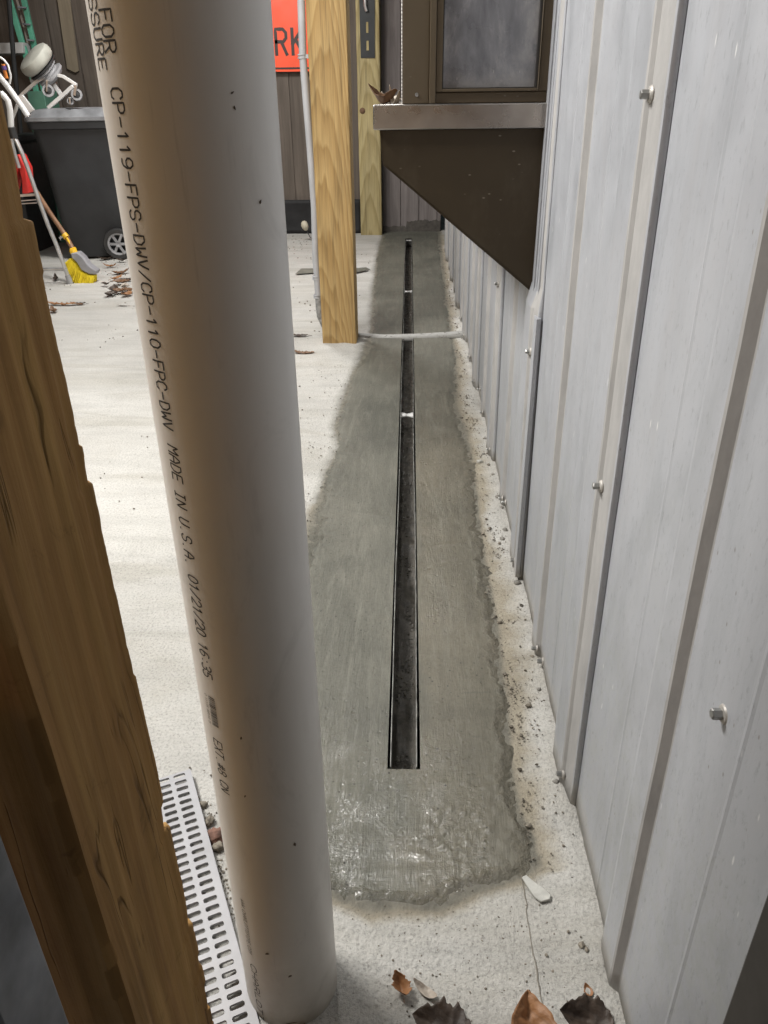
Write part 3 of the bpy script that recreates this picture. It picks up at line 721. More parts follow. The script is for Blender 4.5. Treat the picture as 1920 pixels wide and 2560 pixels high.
# stroke letters (5 x 7 box), polylines
GL = {
 'A': [[(0, 0), (0, 4), (2, 7), (3, 7), (5, 4), (5, 0)], [(0, 3), (5, 3)]],
 'C': [[(5, 5.6), (4, 7), (1.5, 7), (0, 5.3), (0, 1.7), (1.5, 0), (4, 0), (5, 1.4)]],
 'D': [[(0, 0), (0, 7), (3, 7), (5, 5), (5, 2), (3, 0), (0, 0)]],
 'E': [[(5, 7), (0, 7), (0, 0), (5, 0)], [(0, 3.6), (4, 3.6)]],
 'F': [[(5, 7), (0, 7), (0, 0)], [(0, 3.6), (4, 3.6)]],
 'H': [[(0, 0), (0, 7)], [(5, 0), (5, 7)], [(0, 3.5), (5, 3.5)]],
 'I': [[(1, 7), (4, 7)], [(2.5, 7), (2.5, 0)], [(1, 0), (4, 0)]],
 'K': [[(0, 0), (0, 7)], [(5, 7), (0, 2.8)], [(1.6, 4.1), (5, 0)]],
 'L': [[(0, 7), (0, 0), (5, 0)]],
 'M': [[(0, 0), (0, 7), (2.5, 3.5), (5, 7), (5, 0)]],
 'N': [[(0, 0), (0, 7), (5, 0), (5, 7)]],
 'O': [[(1.5, 0), (0, 1.6), (0, 5.4), (1.5, 7), (3.5, 7), (5, 5.4), (5, 1.6), (3.5, 0), (1.5, 0)]],
 'P': [[(0, 0), (0, 7), (3.6, 7), (5, 6), (5, 4.3), (3.6, 3.3), (0, 3.3)]],
 'R': [[(0, 0), (0, 7), (3.6, 7), (5, 6), (5, 4.5), (3.6, 3.5), (0, 3.5)], [(2.6, 3.5), (5, 0)]],
 'S': [[(5, 5.8), (3.8, 7), (1.2, 7), (0, 5.8), (0, 4.6), (1, 3.7), (4, 3.3), (5, 2.4), (5, 1.2), (3.8, 0), (1.2, 0), (0, 1.2)]],
 'T': [[(0, 7), (5, 7)], [(2.5, 7), (2.5, 0)]],
 'U': [[(0, 7), (0, 1.5), (1.5, 0), (3.5, 0), (5, 1.5), (5, 7)]],
 'V': [[(0, 7), (2.5, 0), (5, 7)]],
 'W': [[(0, 7), (.6, 0), (2.5, 4), (4.4, 0), (5, 7)]],
 'X': [[(0, 0), (5, 7)], [(0, 7), (5, 0)]],
 '-': [[(.3, 3.5), (4.7, 3.5)]], '/': [[(0, 0), (5, 7)]], '.': [[(2.1, 0), (2.9, 0)]], ':': [[(2.1, 1.4), (2.9, 1.4)], [(2.1, 4.9), (2.9, 4.9)]],
 '#': [[(1.2, .5), (2, 6.5)], [(3.2, .5), (4, 6.5)], [(0, 2.3), (5, 2.3)], [(0, 4.6), (5, 4.6)]],
 '0': [[(1.5, 0), (0, 1.8), (0, 5.2), (1.5, 7), (3.5, 7), (5, 5.2), (5, 1.8), (3.5, 0), (1.5, 0)]],
 '1': [[(1, 5.4), (2.6, 7), (2.6, 0)]],
 '2': [[(0, 5.6), (1.3, 7), (3.8, 7), (5, 5.6), (5, 4.6), (0, 0), (5, 0)]],
 '3': [[(0, 6.2), (1.3, 7), (3.8, 7), (5, 5.8), (5, 4.6), (3.6, 3.7), (2, 3.7)], [(3.6, 3.7), (5, 2.7), (5, 1.2), (3.8, 0), (1.2, 0), (0, 1)]],
 '5': [[(4.8, 7), (.4, 7), (.1, 4), (3.5, 4.2), (5, 3), (5, 1.3), (3.6, 0), (1.2, 0), (0, 1)]],
 '6': [[(4.6, 6.6), (3, 7), (1.2, 6.2), (0, 4), (0, 1.6), (1.4, 0), (3.6, 0), (5, 1.4), (5, 2.8), (3.6, 4), (1.4, 4), (0, 2.6)]],
 '8': [[(1.4, 3.8), (.2, 4.8), (.2, 6), (1.5, 7), (3.5, 7), (4.8, 6), (4.8, 4.8), (3.6, 3.8), (1.4, 3.8), (0, 2.5), (0, 1.2), (1.4, 0), (3.6, 0), (5, 1.2), (5, 2.5), (3.6, 3.8)]],
 '9': [[(.4, .4), (2, 0), (3.8, .8), (5, 3), (5, 5.4), (3.6, 7), (1.4, 7), (0, 5.6), (0, 4.2), (1.4, 3), (3.6, 3), (5, 4.4)]],
}
def strokes(m, text, size, pitch, cw, wid, fn, slant=0.0, off=0.0):
    """ribbon letters; fn(u, v, h) maps text-plane coords to 3-D"""
    h = off
    for i, ch in enumerate(text):
        for line in GL.get(ch, []):
            pts = [(i*pitch + cw*a/5 + slant*b*size/7, size*b/7) for a, b in line]
            out = []
            for (a, b), (c, d) in zip(pts[:-1], pts[1:]):
                L = math.hypot(c-a, d-b); n = max(1, int(L/(size*.12)))
                out += [(a+(c-a)*t/n, b+(d-b)*t/n) for t in range(n)]
            out.append(pts[-1]); n = len(out); base = len(m.v)
            # square ends
            def ext(p, q): L = math.hypot(p[0]-q[0], p[1]-q[1]) or 1; return (p[0]+(p[0]-q[0])/L*wid*.4, p[1]+(p[1]-q[1])/L*wid*.4)
            if line[0] != line[-1]: out[0] = ext(out[0], out[1]); out[-1] = ext(out[-1], out[-2])
            h += size*.0006
            for k, (u, v) in enumerate(out):
                if line[0] == line[-1]:
                    a, b = out[(k-1) % (n-1)], out[(k+1) % (n-1)]
                else: a, b = out[max(0, k-1)], out[min(n-1, k+1)]
                dx, dy = b[0]-a[0], b[1]-a[1]; L = math.hypot(dx, dy) or 1
                nx, ny = -dy/L*wid/2, dx/L*wid/2
                m.v.append(tuple(fn(u+nx, v+ny, h))); m.v.append(tuple(fn(u-nx, v-ny, h)))
            for k in range(n-1): m.f.append((base+2*k, base+2*k+1, base+2*k+3, base+2*k+2))
def on_pipe(z0, ang):
    a0 = math.radians(ang)
    def fn(u, v, h):
        a = a0 + v/PR; r = PR + .00012 + min(h, .0004)
        return (PC.x + r*math.sin(a), PC.y - r*math.cos(a), z0-u)
    return fn
H = .0114
PT_ = .00778
def line(text, z0, ang, size, pitch, cw, wid, slant, mat, name):
    m_ = MB(); strokes(m_, text, size, pitch, cw, wid, on_pipe(z0, ang), slant)
    return m_.build(name, mat, pipe)
K_ = M['ink']
line('CP-119-FPS-DWV/CP-110-FPC-DWV', 1.0070, -43.0, H, PT_, .0056, .0013, 0, K_, 'print_line')
line('MADE IN U.S.A. 01/21/20 16:35', .7705, -41.2, H, PT_, .0056, .0013, .14, K_, 'print_line')
line('EXT.#8 CN', .4690, -42.0, H, PT_, .0056, .0013, .10, K_, 'print_line')
line('FOR', 1.0475, -42.0, H, PT_, .0058, .0013, 0, K_, 'print_line')
line('PRESSURE', 1.0775, -55.5, H*1.05, PT_, .0056, .0013, 0, K_, 'print_line')
line('CHARLOTTE', .119, -38.5, .0085, .0142, .0105, .0012, .2, K_, 'print_line')
gi_ = simple('grey_ink', (.12, .105, .09), .6)
line('WWW.CHARLOTTEPIPE.COM', .236, -38.5, .0055, .0046, .0034, .0006, .2, gi_, 'small_print_line')
line('0 11135 88110 8', .522, -45.5, .0035, .0024, .0018, .0004, 0, gi_, 'small_print_line')
pr = MB(); x = .5225; rr = random.Random(5)
while x > .4875:
    w = rr.choice([.0005, .0005, .001, .0014]); fnp = on_pipe(x, -39.5); n = len(pr.v)
    for k in range(5):
        v = .0085*k/4; pr.v.append(fnp(0, v, .0002)); pr.v.append(fnp(w, v, .0002))
    for k in range(4): pr.f.append((n+2*k, n+2*k+1, n+2*k+3, n+2*k+2))
    x -= w + rr.choice([.0005, .0008, .0012])
pr.build('barcode_print', gi_, pipe)
FLECK = simple('mud_fleck', (.13, .10, .075), .7)
# small nicks and mud specks on the pipe
for (ix, iy, s) in ((737, 2110, 1.5), (613, 1990, .8), (603, 1845, .9), (668, 2384, 1.3), (725, 2440, 1.1), (580, 232, .6), (586, 270, .6), (650, 505, .6)):
    d = R3 @ np.array([ix-CX, -(iy-CY), -F]); o_ = np.array([-PC.x, -PC.y])
    A = d[0]**2+d[1]**2; B = 2*(o_[0]*d[0]+o_[1]*d[1]); Cc = o_@o_-PR**2
    t = (-B-math.sqrt(max(0, B*B-4*A*Cc)))/2/A; p = Vector((d[0]*t, d[1]*t, CAMZ+d[2]*t))
    nrm = Vector((p.x-PC.x, p.y-PC.y, 0)).normalized(); tg = Vector((-nrm.y, nrm.x, 0))
    a = random.uniform(.2, 2.6)
    e = (tg*math.cos(a)+Vector((0, 0, 1))*math.sin(a)); g = nrm.cross(e)
    nk = MB(); nk.prism([p+e*.0022*s+nrm*.0003, p+g*.0011*s, p-e*.0020*s+nrm*.0002, p-g*.0009*s], nrm*.0007); nk.build('mud_speck', FLECK, pipe)


# ------------------------------------------------------------------ wooden posts
def post(name, x0, x1, y0, y1, z1, mat, amp=.0012, jag=None, zs=120, seg=10, chamf=.004):
    loop = []
    cs = [(x0, y0), (x1, y0), (x1, y1), (x0, y1)]
    for k in range(4):
        a = Vector((*cs[k], 0)); b = Vector((*cs[(k+1) % 4], 0)); d = (b-a).normalized()
        for i in range(seg+1):
            t = i/seg; p = a + d*chamf + (b-a-2*d*chamf)*t; loop.append((p, Vector((d.y, -d.x, 0)), k, t))
    m = MB(); n = len(loop)
    for j in range(zs+1):
        z = -.01 + z1*j/zs
        for p, nr, k, t in loop:
            q = p + nr*(amp*fbm(p.x*50, p.y*50, z*1.5)*1.3 + amp*.5*fbm(p.x*160, p.y*160, z*5))
            if jag: q = jag(q, z, k, t) + Vector((.0071 - .0107*z, 0, 0))
            m.v.append((q.x, q.y, z))
    for j in range(zs):
        for i in range(n): m.f.append((j*n+i, j*n+(i+1) % n, (j+1)*n+(i+1) % n, (j+1)*n+i))
    m.f.append(tuple(zs*n+i for i in range(n)))
    return m.build(name, mat, None, smooth=True, angle=50)
o = post('wooden_post', -.394, -.240, 3.45, 3.60, 2.45, M['pine'])
tag(o, 'square yellow pine post in the middle with grey conduit strapped behind its left side', 'post')
o = post('wooden_post', -.402, -.228, 6.70, 6.83, 2.45, M['pine_far'], zs=60)
tag(o, 'greenish pine post at the far wall carrying a slotted black steel strap', 'post')
# stains on far post
fs_ = MB()
sp = MB()
pl0 = [P(897, -40, 6.697), P(937, -40, 6.697), P(937, 145, 6.697), P(902, 145, 6.697)]
stp = empty('steel_strap', (P(918, 145, 6.695)))
tag(stp, 'black slotted steel strap screwed to the far pine post', 'bracket')
sp.prism(pl0, (0, -.004, 0)); sp.build('strap_plate', M['strap'], stp)
for (a, b_, c_) in ((918, 55, 82), (919, 102, 126)):
    sl = MB(); q0 = P(a-3, b_, 6.692); q1 = P(a+3, c_, 6.692)
    sl.box(q0.x, q1.x, 6.689, 6.6925, q1.z, q0.z); sl.build('strap_slot', M['pine_far'], stp)
hd = MB(); hd.tube([P(912, -20, 6.68), P(913, 15, 6.675), P(917, 28, 6.68)], .012); hd.build('bent_hook', M['chrome'], stp)
kn = MB(); kn.lathe(P(906, 277, 6.698), (0, -1, 0), [(0, -.001), (.022, -.001), (.018, .0015), (0, .002)], 18)
kn.build('knot', simple('dark_knot', (.13, .07, .035), .7, 0, .3, 50), o)

def jag(q, z, k, t):
    # torn, splintered back edge on the corridor side
    if k in (1, 2):
        e = t if k == 1 else (1-t)
        if e > .72 if k == 1 else e > .72:
            s = (e-.72)/.28
            st = math.floor(z*17 + .5*math.sin(z*40)); 
            rr = random.Random(int(st)*7+3); depth = rr.uniform(.0, .008)*s
            fr_ = (z*17 + .5*math.sin(z*40)) - st
            q = q + Vector((0, -depth*(1-fr_), 0)) + Vector((-.4*depth, 0, 0))
            q = q + Vector((.0, .0012*fbm(z*70, 2)*s, 0))
    if k == 1:
        q = q + Vector((.0016*fbm(q.y*90, 3, z*2.2), 0, 0))
    return q
o = post('wooden_post', -.356, -.2110, .322, .462, 2.45, M['pine_near'], amp=.0016, jag=jag, zs=900, seg=26)
tag(o, 'dark brown rough sawn post close to the camera on the left, splintered along its edge', 'post')
gp = MB(); gp.box(-.27, -.198, .205, .252, 0, .70)
gp2 = gp.build('steel_post', M['galv'], None, bevel=.004)

# ------------------------------------------------------------------ grey plastic drain grate lying loose
ga_ = G(478, 1941); gb_ = G(645, 2560)
d = Vector((ga_.x-gb_.x, ga_.y-gb_.y, 0)).normalized(); rt = Vector((d.y, -d.x, 0))   # rt: towards right
GW, GLN, PT = .064, .61, .01425
gr = MB(); GO = ga_ + Vector((0, 0, .004)); top = .013
def gp_(u, v, z): return GO - d*u - rt*v + Vector((0, 0, z))   # u back toward the camera, v to the left
nu = int(GLN/PT)
vcuts = [0, .0105, .0265, .0345, .0505, GW]
for z, flip in ((top-.004, 0), (top-.010, 1)):
    pass
sl_h = .0074
def slab(u0, u1, v0, v1, z0, z1):
    a = [gp_(u0, v0, z0), gp_(u1, v0, z0), gp_(u1, v1, z0), gp_(u0, v1, z0)]
    gr.prism(a, (0, 0, z1-z0))
# top skin as one welded sheet with holes, then solidified
us = [0]; 
for i in range(nu): us += [i*PT+.004, i*PT+.004+sl_h]
us.append(nu*PT+.004); 
sheet = MB(); K = 4
def rounded(u0, u1, v0, v1, off):
    """slot outline, corners rounded on one end"""
    r = min((u1-u0)/2*.95, .0028); out = []
    for (cu, cv, a0) in ((u1-r, v1-r, 0), (u0+r, v1-r, 90), (u0+r, v0+r, 180), (u1-r, v0+r, 270)):
        for k in range(4):
            a = math.radians(a0 + 30*k); out.append((cu + r*math.cos(a), cv + r*math.sin(a)))
    return out
holes = []
bmg = bmesh.new()
def vtx(u, v): return bmg.verts.new(gp_(u, v, top))
for i in range(nu):
    u0 = i*PT; u1 = u0+PT
    for (a, b_, h0, h1) in ((0, GW/2-.001, .0095, .0285), (GW/2-.001, GW, .0350, .0540)):
        sh = .0018 if a == 0 else 0.0
        oc = [(u1, b_), (u0, b_), (u0, a), (u1, a)]
        q = rounded(u0+.004+sh*0, u0+.004+sl_h, h0, h1, 0)
        ov = [vtx(*c_) for c_ in oc]; iv = [vtx(*c_) for c_ in q]
        for k in range(4):
            grp = iv[k*4:k*4+4]
            for t in range(3): bmg.faces.new([ov[k], grp[t+1], grp[t]])
            nx = iv[((k+1)*4) % 16]
            bmg.faces.new([ov[k], ov[(k+1) % 4], nx, grp[3]])
bmesh.ops.remove_doubles(bmg, verts=bmg.verts, dist=2e-5)
bmesh.ops.recalc_face_normals(bmg, faces=bmg.faces)
if sum(f.normal.z for f in bmg.faces) < 0: bmesh.ops.reverse_faces(bmg, faces=bmg.faces)
ret = bmesh.ops.extrude_face_region(bmg, geom=bmg.faces[:])
bmesh.ops.translate(bmg, verts=[e for e in ret['geom'] if isinstance(e, bmesh.types.BMVert)], vec=(0, 0, -.004))
bmesh.ops.recalc_face_normals(bmg, faces=bmg.faces)
me = bpy.data.meshes.new('drain_grate'); bmg.to_mesh(me); bmg.free(); me.materials.append(M['grate'])
grate = bpy.data.objects.new('drain_grate', me); COL.objects.link(grate)
tag(grate, 'loose grey drain grate with two rows of slots between the brown post and the pipe', 'drain grate')
sd = MB(); L_ = nu*PT
for v0, v1 in ((-.0008, .002), (GW-.002, GW+.0008)):
    sd.prism([gp_(0, v0, 0), gp_(L_, v0, 0), gp_(L_, v1, 0), gp_(0, v1, 0)], (0, 0, top-.0003))
sd.build('side_flange', M['grate'], grate)
gt = MB(); strokes(gt, 'NDS', .006, .0105, .0085, .0009, lambda u, v, h: gp_(.040+u, GW-.0085+v*1.0, top+.0003+min(h, .0002)))
gt.build('moulded_letters', simple('letter_grey', (.36, .36, .37), .5), grate)

# ------------------------------------------------------------------ conduit
co = empty('grey_conduit', (-.41, 3.56, 0))
tag(co, 'thin grey plastic conduit strapped behind the middle post and crossing the drain to the wall', 'conduit')
YC = 3.56
top_ = P(751, -60, YC); a = P(757, 142, YC); b_ = P(790, 560, YC); c_ = P(796, 740, YC)
m = MB(); m.tube([P(749, -160, YC), top_, a, P(776, 380, YC), P(786, 520, YC), P(789, 640, YC), c_], .0150, 18); m.build('riser', M['conduit'], co)
m = MB()
arc = [P(796, 738, YC), P(797, 765, YC), P(800, 790, YC), P(810, 812, YC)+Vector((0, 0, 0)), P(830, 828, YC+.02), P(860, 836, YC+.04)]
m.tube(arc, .0150, 18); m.build('elbow', simple('dusty_elbow', (.25, .25, .245), .6, 0, .3, 40), co)
m = MB(); m.tube([P(860, 836, 3.61), P(902, 842, 3.60), P(960, 846, 3.59), P(1040, 844, 3.59), P(1110, 840, 3.59), P(1174, 836, 3.59)], .0185, 18)
m.build('crossing_pipe', M['muddy_conduit'], co)
for (sx_, sy_) in ((758, 142), (793, 695), (796, 741)):
    m = MB(); p = P(sx_-3, sy_, YC)
    m.lathe(p-Vector((0, 0, .008)), (0, 0, 1), [(.0138, 0), (.0175, .001), (.0175, .006), (.0142, .0085), (.0142, .012), (.0178, .0125), (.0178, .017), (.0138, .018)], 20)
    m.box(p.x+.012, p.x+.032, p.y-.008, p.y+.002, p.z-.006, p.z+.008)
    m.build('strap', M['conduit'], co)

# ------------------------------------------------------------------ far walls
def board_wall(name, x0, x1, Y, z0, z1, bwid, mat, gap=.010, seed=1):
    r = random.Random(seed); m = MB(); x = x0
    while x < x1:
        w = min(bwid, x1-x)
        m.box(x+gap/2, x+w-gap/2, Y + r.uniform(0, .002), Y+.02, z0, z1)
        x += bwid
    m.box(x0, x1, Y+.012, Y+.04, z0, z1)
    return m.build(name, mat, None, bevel=.0015)
o = board_wall('board_wall', -4.6, -.2285, 6.87, 0, 2.6, .203, M['dark_boards'])
tag(o, 'dark weathered brown board wall at the back behind the bin and the orange sign', 'wall')
o = board_wall('board_fence', -.226, .262, 6.845, 0.0, 2.6, .152, M['grey_boards'], seed=4, gap=.006)
tag(o, 'grey stained board fence closing the far end of the drain', 'fence')
# wet splash band of mortar at the fence foot
vs = []; nn = 60
m = MB(); loop = []
for k in range(nn+1):
    x = -.222 + .478*k/nn; loop.append((x, 6.843, .045 + .022*fbm(x*14, 2.2) + .008*fbm(x*50, 1) + (.045 if x > -.03 else 0)))
m.prism([(-.222, 6.843, -.005)] + loop + [(.256, 6.843, -.005)], (0, -.003, 0))
m.build('mortar_splash', simple('dark_wet_mortar', (.075, .068, .06), .7, 0, .15, 30, .15), o)
# black plastic along the foot of the brown wall
m = MB(); n = 120
for k in range(n+1):
    x = -3.2 + 2.795*k/n
    for j in range(9):
        z = .262*j/8 + (.004*fbm(x*5, 1) if j == 8 else 0); m.v.append((x, 6.84 - .028*(1-j/8)**2*1.4 - .010*abs(fbm(x*3, z*6, 2)), z))
for k in range(n):
    for j in range(8): m.f.append((k*9+j, (k+1)*9+j, (k+1)*9+j+1, k*9+j+1))
o = m.build('plastic_sheet', M['black_plastic'], None, smooth=True)
so = o.modifiers.new('thick', 'SOLIDIFY'); so.thickness = .002
tag(o, 'black plastic sheet tacked along the foot of the brown board wall', 'plastic sheet')
# orange sign
sg = empty('road_sign', P(720, 178, 6.82))
tag(sg, 'bright orange sign with black letters on the brown board wall beside the middle post', 'sign')
q = P(740, 179, 6.82); xr = -.70; xl = -1.62
m = MB(); m.box(xl, xr, 6.820, 6.823, q.z, 2.3); m.build('sign_panel', M['orange'], sg, bevel=.001)
m = MB(); z0 = P(740, 173, 6.82).z; z1 = P(740, 168, 6.82).z
m.box(xl+.02, xr-.02, 6.8185, 6.8198, z0, z1); m.box(xr-.032, xr-.02, 6.8186, 6.8198, z1, 2.27)
m.build('sign_border', M['sign_black'], sg)
m = MB(); r0 = P(692, 136, 6.82); pit = P(733, 136, 6.82).x - r0.x
hgt = P(692, 73, 6.82).z - r0.z
strokes(m, 'WORK', hgt, pit, pit*.62, pit*.185, lambda u, v, h: (r0.x-2*pit+u, 6.8188-min(h, .0007)*1.0, r0.z+v))
m.build('sign_letters', M['sign_black'], sg)

# ------------------------------------------------------------------ wheeled bin with lid
bn = empty('wheelie_bin', (-2.35, 6.0, 0))
tag(bn, 'charcoal wheeled rubbish bin with a dusty lid in front of the brown wall', 'bin')
th = math.radians(-12)
ux = Vector((math.cos(th), math.sin(th)*1.0, 0)); uy = Vector((-math.sin(th), math.cos(th), 0))
BO = G(228, 648)  # front lower corner
def bp(a, b, z): return Vector((BO.x, BO.y, 0)) + Vector((.99, .18, 0)).normalized()*a + Vector((-.18, .99, 0)).normalized()*b + Vector((0, 0, z))
def ring(w, dd, z, ca, cb, r=.05, n=6):
    out = []
    for (sx2, sy2, a0) in ((1, 1, 0), (-1, 1, 90), (-1, -1, 180), (1, -1, 270)):
        for k in range(n):
            a = math.radians(a0+90*k/(n-1)); out.append(bp(ca+sx2*(w/2-r)+r*math.cos(a), cb+sy2*(dd/2-r)+r*math.sin(a), z))
    return out
m = MB(); R_ = []
secs = [(.56, .50, .015), (.575, .515, .05), (.66, .60, .62), (.70, .64, .80), (.71, .65, .84), (.75, .69, .845), (.76, .70, .885)]
for w, dd, z in secs: R_.append(ring(w, dd, z, .14, .26))
for r in R_: m.v += [tuple(p) for p in r]
k_ = len(R_[0])
for j in range(len(R_)-1):
    for i in range(k_): m.f.append((j*k_+i, j*k_+(i+1) % k_, (j+1)*k_+(i+1) % k_, (j+1)*k_+i))
m.f.append(tuple(range(k_))[::-1]); m.f.append(tuple((len(R_)-1)*k_+i for i in range(k_)))
m.build('bin_body', M['bin'], bn, smooth=True, angle=40)
m = MB(); R_ = [ring(w, dd, z, .14, .26) for w, dd, z in ((.76, .70, .887), (.775, .715, .892), (.775, .715, .912), (.74, .68, .918), (.66, .60, .955), (.56, .50, .965), (.1, .1, .968))]
for r in R_: m.v += [tuple(p) for p in r]
for j in range(len(R_)-1):
    for i in range(k_): m.f.append((j*k_+i, j*k_+(i+1) % k_, (j+1)*k_+(i+1) % k_, (j+1)*k_+i))
m.f.append(tuple((len(R_)-1)*k_+i for i in range(k_))); m.f.append(tuple(range(k_))[::-1])
m.build('bin_lid', M['bin_lid'], bn, smooth=True, angle=30)
wc = P(299, 622, 5.69); wc = Vector((wc.x, wc.y, .104))
for side in (0, .5):
    cc = wc + Vector((-.18, .99, 0))*side*0 + Vector((0, side, 0))
    m = MB(); m.lathe(cc, (.18, -.98, 0), [(.075, -.02), (.10, -.02), (.105, -.01), (.105, .012), (.10, .02), (.075, .02)], 32, close=True)
    wh = m.build('wheel', M['dark_plastic'], bn)
    m = MB(); m.lathe(cc, (.18, -.98, 0), [(.0, .012), (.02, .02), (.022, .008), (.0, .006)], 16)
    for k in range(6):
        a = math.pi*k/3; e = Vector((math.cos(a), 0, math.sin(a))); m.bar(cc+e*.015+Vector((0, -.01, 0)), cc+e*.078+Vector((0, -.01, 0)), .016, .012, (0, 1, 0))
    m.lathe(cc, (.18, -.98, 0), [(.062, -.01), (.076, -.01), (.076, .015), (.062, .013)], 32, close=True)
    m.build('rim', M['grey_plastic'], wh)
# second dark bin further left
b2 = MB(); R_ = [[Vector((-3.05+sx2*w, 6.15+sy2*w, z)) for sx2, sy2 in ((-1, -1), (1, -1), (1, 1), (-1, 1))] for w, z in ((.24, .0), (.29, .75), (.31, .76), (.31, .80))]
for r in R_: b2.v += [tuple(p) for p in r]
for j in range(3):
    for i in range(4): b2.f.append((j*4+i, j*4+(i+1) % 4, (j+1)*4+(i+1) % 4, (j+1)*4+i))
b2.f += [(3, 2, 1, 0), (12, 13, 14, 15)]
o = b2.build('storage_tub', M['bin'], None, bevel=.03)
tag(o, 'black plastic storage tub standing left of the wheeled bin, mostly behind the metal frame', 'tub')

# ------------------------------------------------------------------ upturned castor stool base on the bin lid
YS = 5.72
st = empty('castor_stool_base', P(110, 275, YS))
tag(st, 'upturned white metal frame with cream padded seat and small castors on the bin lid', 'knee walker')
def C1(x, y, Y=YS): return P(x/5.53, y/5.53, Y)
m = MB(); ax = Vector((-.50, -.45, .74)).normalized(); c0 = C1(500, 830)
m.lathe(c0, ax, [(0, -.040), (.098, -.040), (.112, -.030), (.120, -.012), (.120, .012), (.112, .030), (.092, .040), (.0, .042)], 40)
m.build('padded_seat', M['cream'], st)
m = MB(); m.lathe(c0, ax, [(.0, -.060), (.10, -.060), (.108, -.054), (.108, -.046), (0, -.046)], 36); m.build('seat_ring', M['dark_plastic'], st)
m = MB(); m.lathe(c0, ax, [(.0, -.14), (.075, -.14), (.095, -.12), (.095, -.105), (.07, -.10), (.06, -.085), (.085, -.075), (.085, -.062), (0, -.061)], 30); m.build('seat_boss', M['grey_plastic'], st)
m = MB(); q = [C1(410, 1130), C1(430, 1040), C1(560, 960), C1(720, 930), C1(735, 1050), C1(600, 1110), C1(470, 1170)]
m.prism(q, (0, .02, 0)); m.build('seat_plate', M['grey_plastic'], st, bevel=.002)
def flat(pts, w, name, mat, Y=YS, par=None, th=.006):
    m = MB(); P3 = [C1(*p, Y) for p in pts]
    for i in range(len(P3)-1): m.bar(P3[i], P3[i+1]+(P3[i+1]-P3[i]).normalized()*.003, .022, w, Vector((P3[i+1]-P3[i]).cross(Vector((0, 1, 0)))))
    return m.build(name, mat, par or st, bevel=.0015)
flat([(270, 1345), (400, 1220), (520, 1120), (620, 1070), (720, 1045), (800, 1040), (870, 1055), (960, 1110), (1055, 1175)], .019, 'arched_frame', M['white_metal'])
flat([(1010, 1190), (870, 1320), (670, 1490)], .022, 'frame_arm', M['white_metal'], YS-.03)
flat([(750, 1165), (870, 1345)], .024, 'frame_arm', M['white_metal'], YS+.03)
flat([(285, 1330), (440, 1540)], .040, 'frame_arm', M['white_metal'], YS-.06)
for (x, y, r, fx0, fy0, fx1, fy1) in ((668, 1255, .038, 655, 1110, 650, 1265), (1062, 1310, .036, 1050, 1180, 1030, 1320), (975, 1400, .022, 965, 1350, 975, 1440)):
    cc = C1(x, y, YS-.05)
    m = MB(); m.lathe(cc, (.25, -1, .1), [(r*.62, -.011), (r*.95, -.011), (r, -.004), (r, .004), (r*.95, .011), (r*.62, .011)], 28, close=True)
    w_ = m.build('castor', M['grey_plastic'], st)
    m = MB(); m.lathe(cc, (.25, -1, .1), [(0, -.009), (r*.64, -.006), (r*.64, .006), (0, .010)], 24); m.build('castor_hub', M['dark_plastic'], w_)
    m = MB(); m.bar(C1(fx0, fy0, YS-.07), C1(fx1, fy1, YS-.07), .008, .016, (0, 0, 1)); m.bar(C1(fx0, fy0, YS-.07), C1(fx0, fy0, YS-.03), .018, .006)
    m.build('castor_fork', M['chrome'], w_)

# ------------------------------------------------------------------ folding aluminium frame in front of the bin
YF = 4.85
hf = empty('folding_walker', G(178, 716))
tag(hf, 'tubular aluminium folding walker with a black grip standing in front of the bin', 'walker')
def T(pts, r, name, mat, Y=YF, par=None, n=12):
    m = MB(); m.tube([P(*p, Y) if len(p) == 2 else P(p[0], p[1], p[2]) for p in pts], r, n); return m.build(name, mat, par or hf)
T([(36, 345), (41, 352), (56, 385), (73, 430), (98, 503), (120, 562), (143, 617), (160, 664), (170, 690)], .0125, 'leg', M['chrome'])
T([(168, 688), (174, 702), (178, 716)], .0165, 'rubber_foot', M['grey_plastic'])
T([(29, 345), (32, 365), (40, 395), (48, 420)], .011, 'leg', M['chrome'], YF+.12)
T([(2, 232), (10, 240), (20, 252), (25, 275), (27, 300), (28, 322)], .0165, 'side_tube', M['white_metal'])
T([(28, 318), (31, 330), (36, 346)], .023, 'grip', M['dark_plastic'])
T([(-40, 140), (0, 192), (26, 226), (52, 262), (70, 290)], .0165, 'telescopic_tube', M['white_metal'], 4.95)
T([(52, 260), (72, 292)], .011, 'telescopic_end', M['chrome'], 4.95)
T([(0, 143), (10, 150), (20, 163), (27, 190), (24, 210)], .006, 'cable_loop', M['white_metal'], 4.93)
T([(8, 160), (12, 178), (17, 196)], .010, 'cable_loop', simple('orange_tape', (.55, .18, .03), .5), 4.96)
T([(9, 165), (12, 175)], .0125, 'tape_band', M['purple'], 4.96)
T([(27, 305), (44, 262)], .010, 'cross_brace', M['white_metal'], 4.97)
m = MB()
for y_ in (487, 500, 507):
    m.bar(P(30, y_+4, YF+.02), P(92, y_-1 if y_ < 505 else y_, YF+.02), .006, .014 if y_ == 487 else .006)
m.build('side_bracket', M['chrome'], hf)
T([(60, 674), (160, 673)], .011, 'lower_rail_and_shadow', M['chrome'], YF+.04)
T([(60, 711), (172, 714)], .008, 'lower_rail_and_shadow', M['chrome'], YF+.01)  # no second rail here: this tube stands in for a shadow
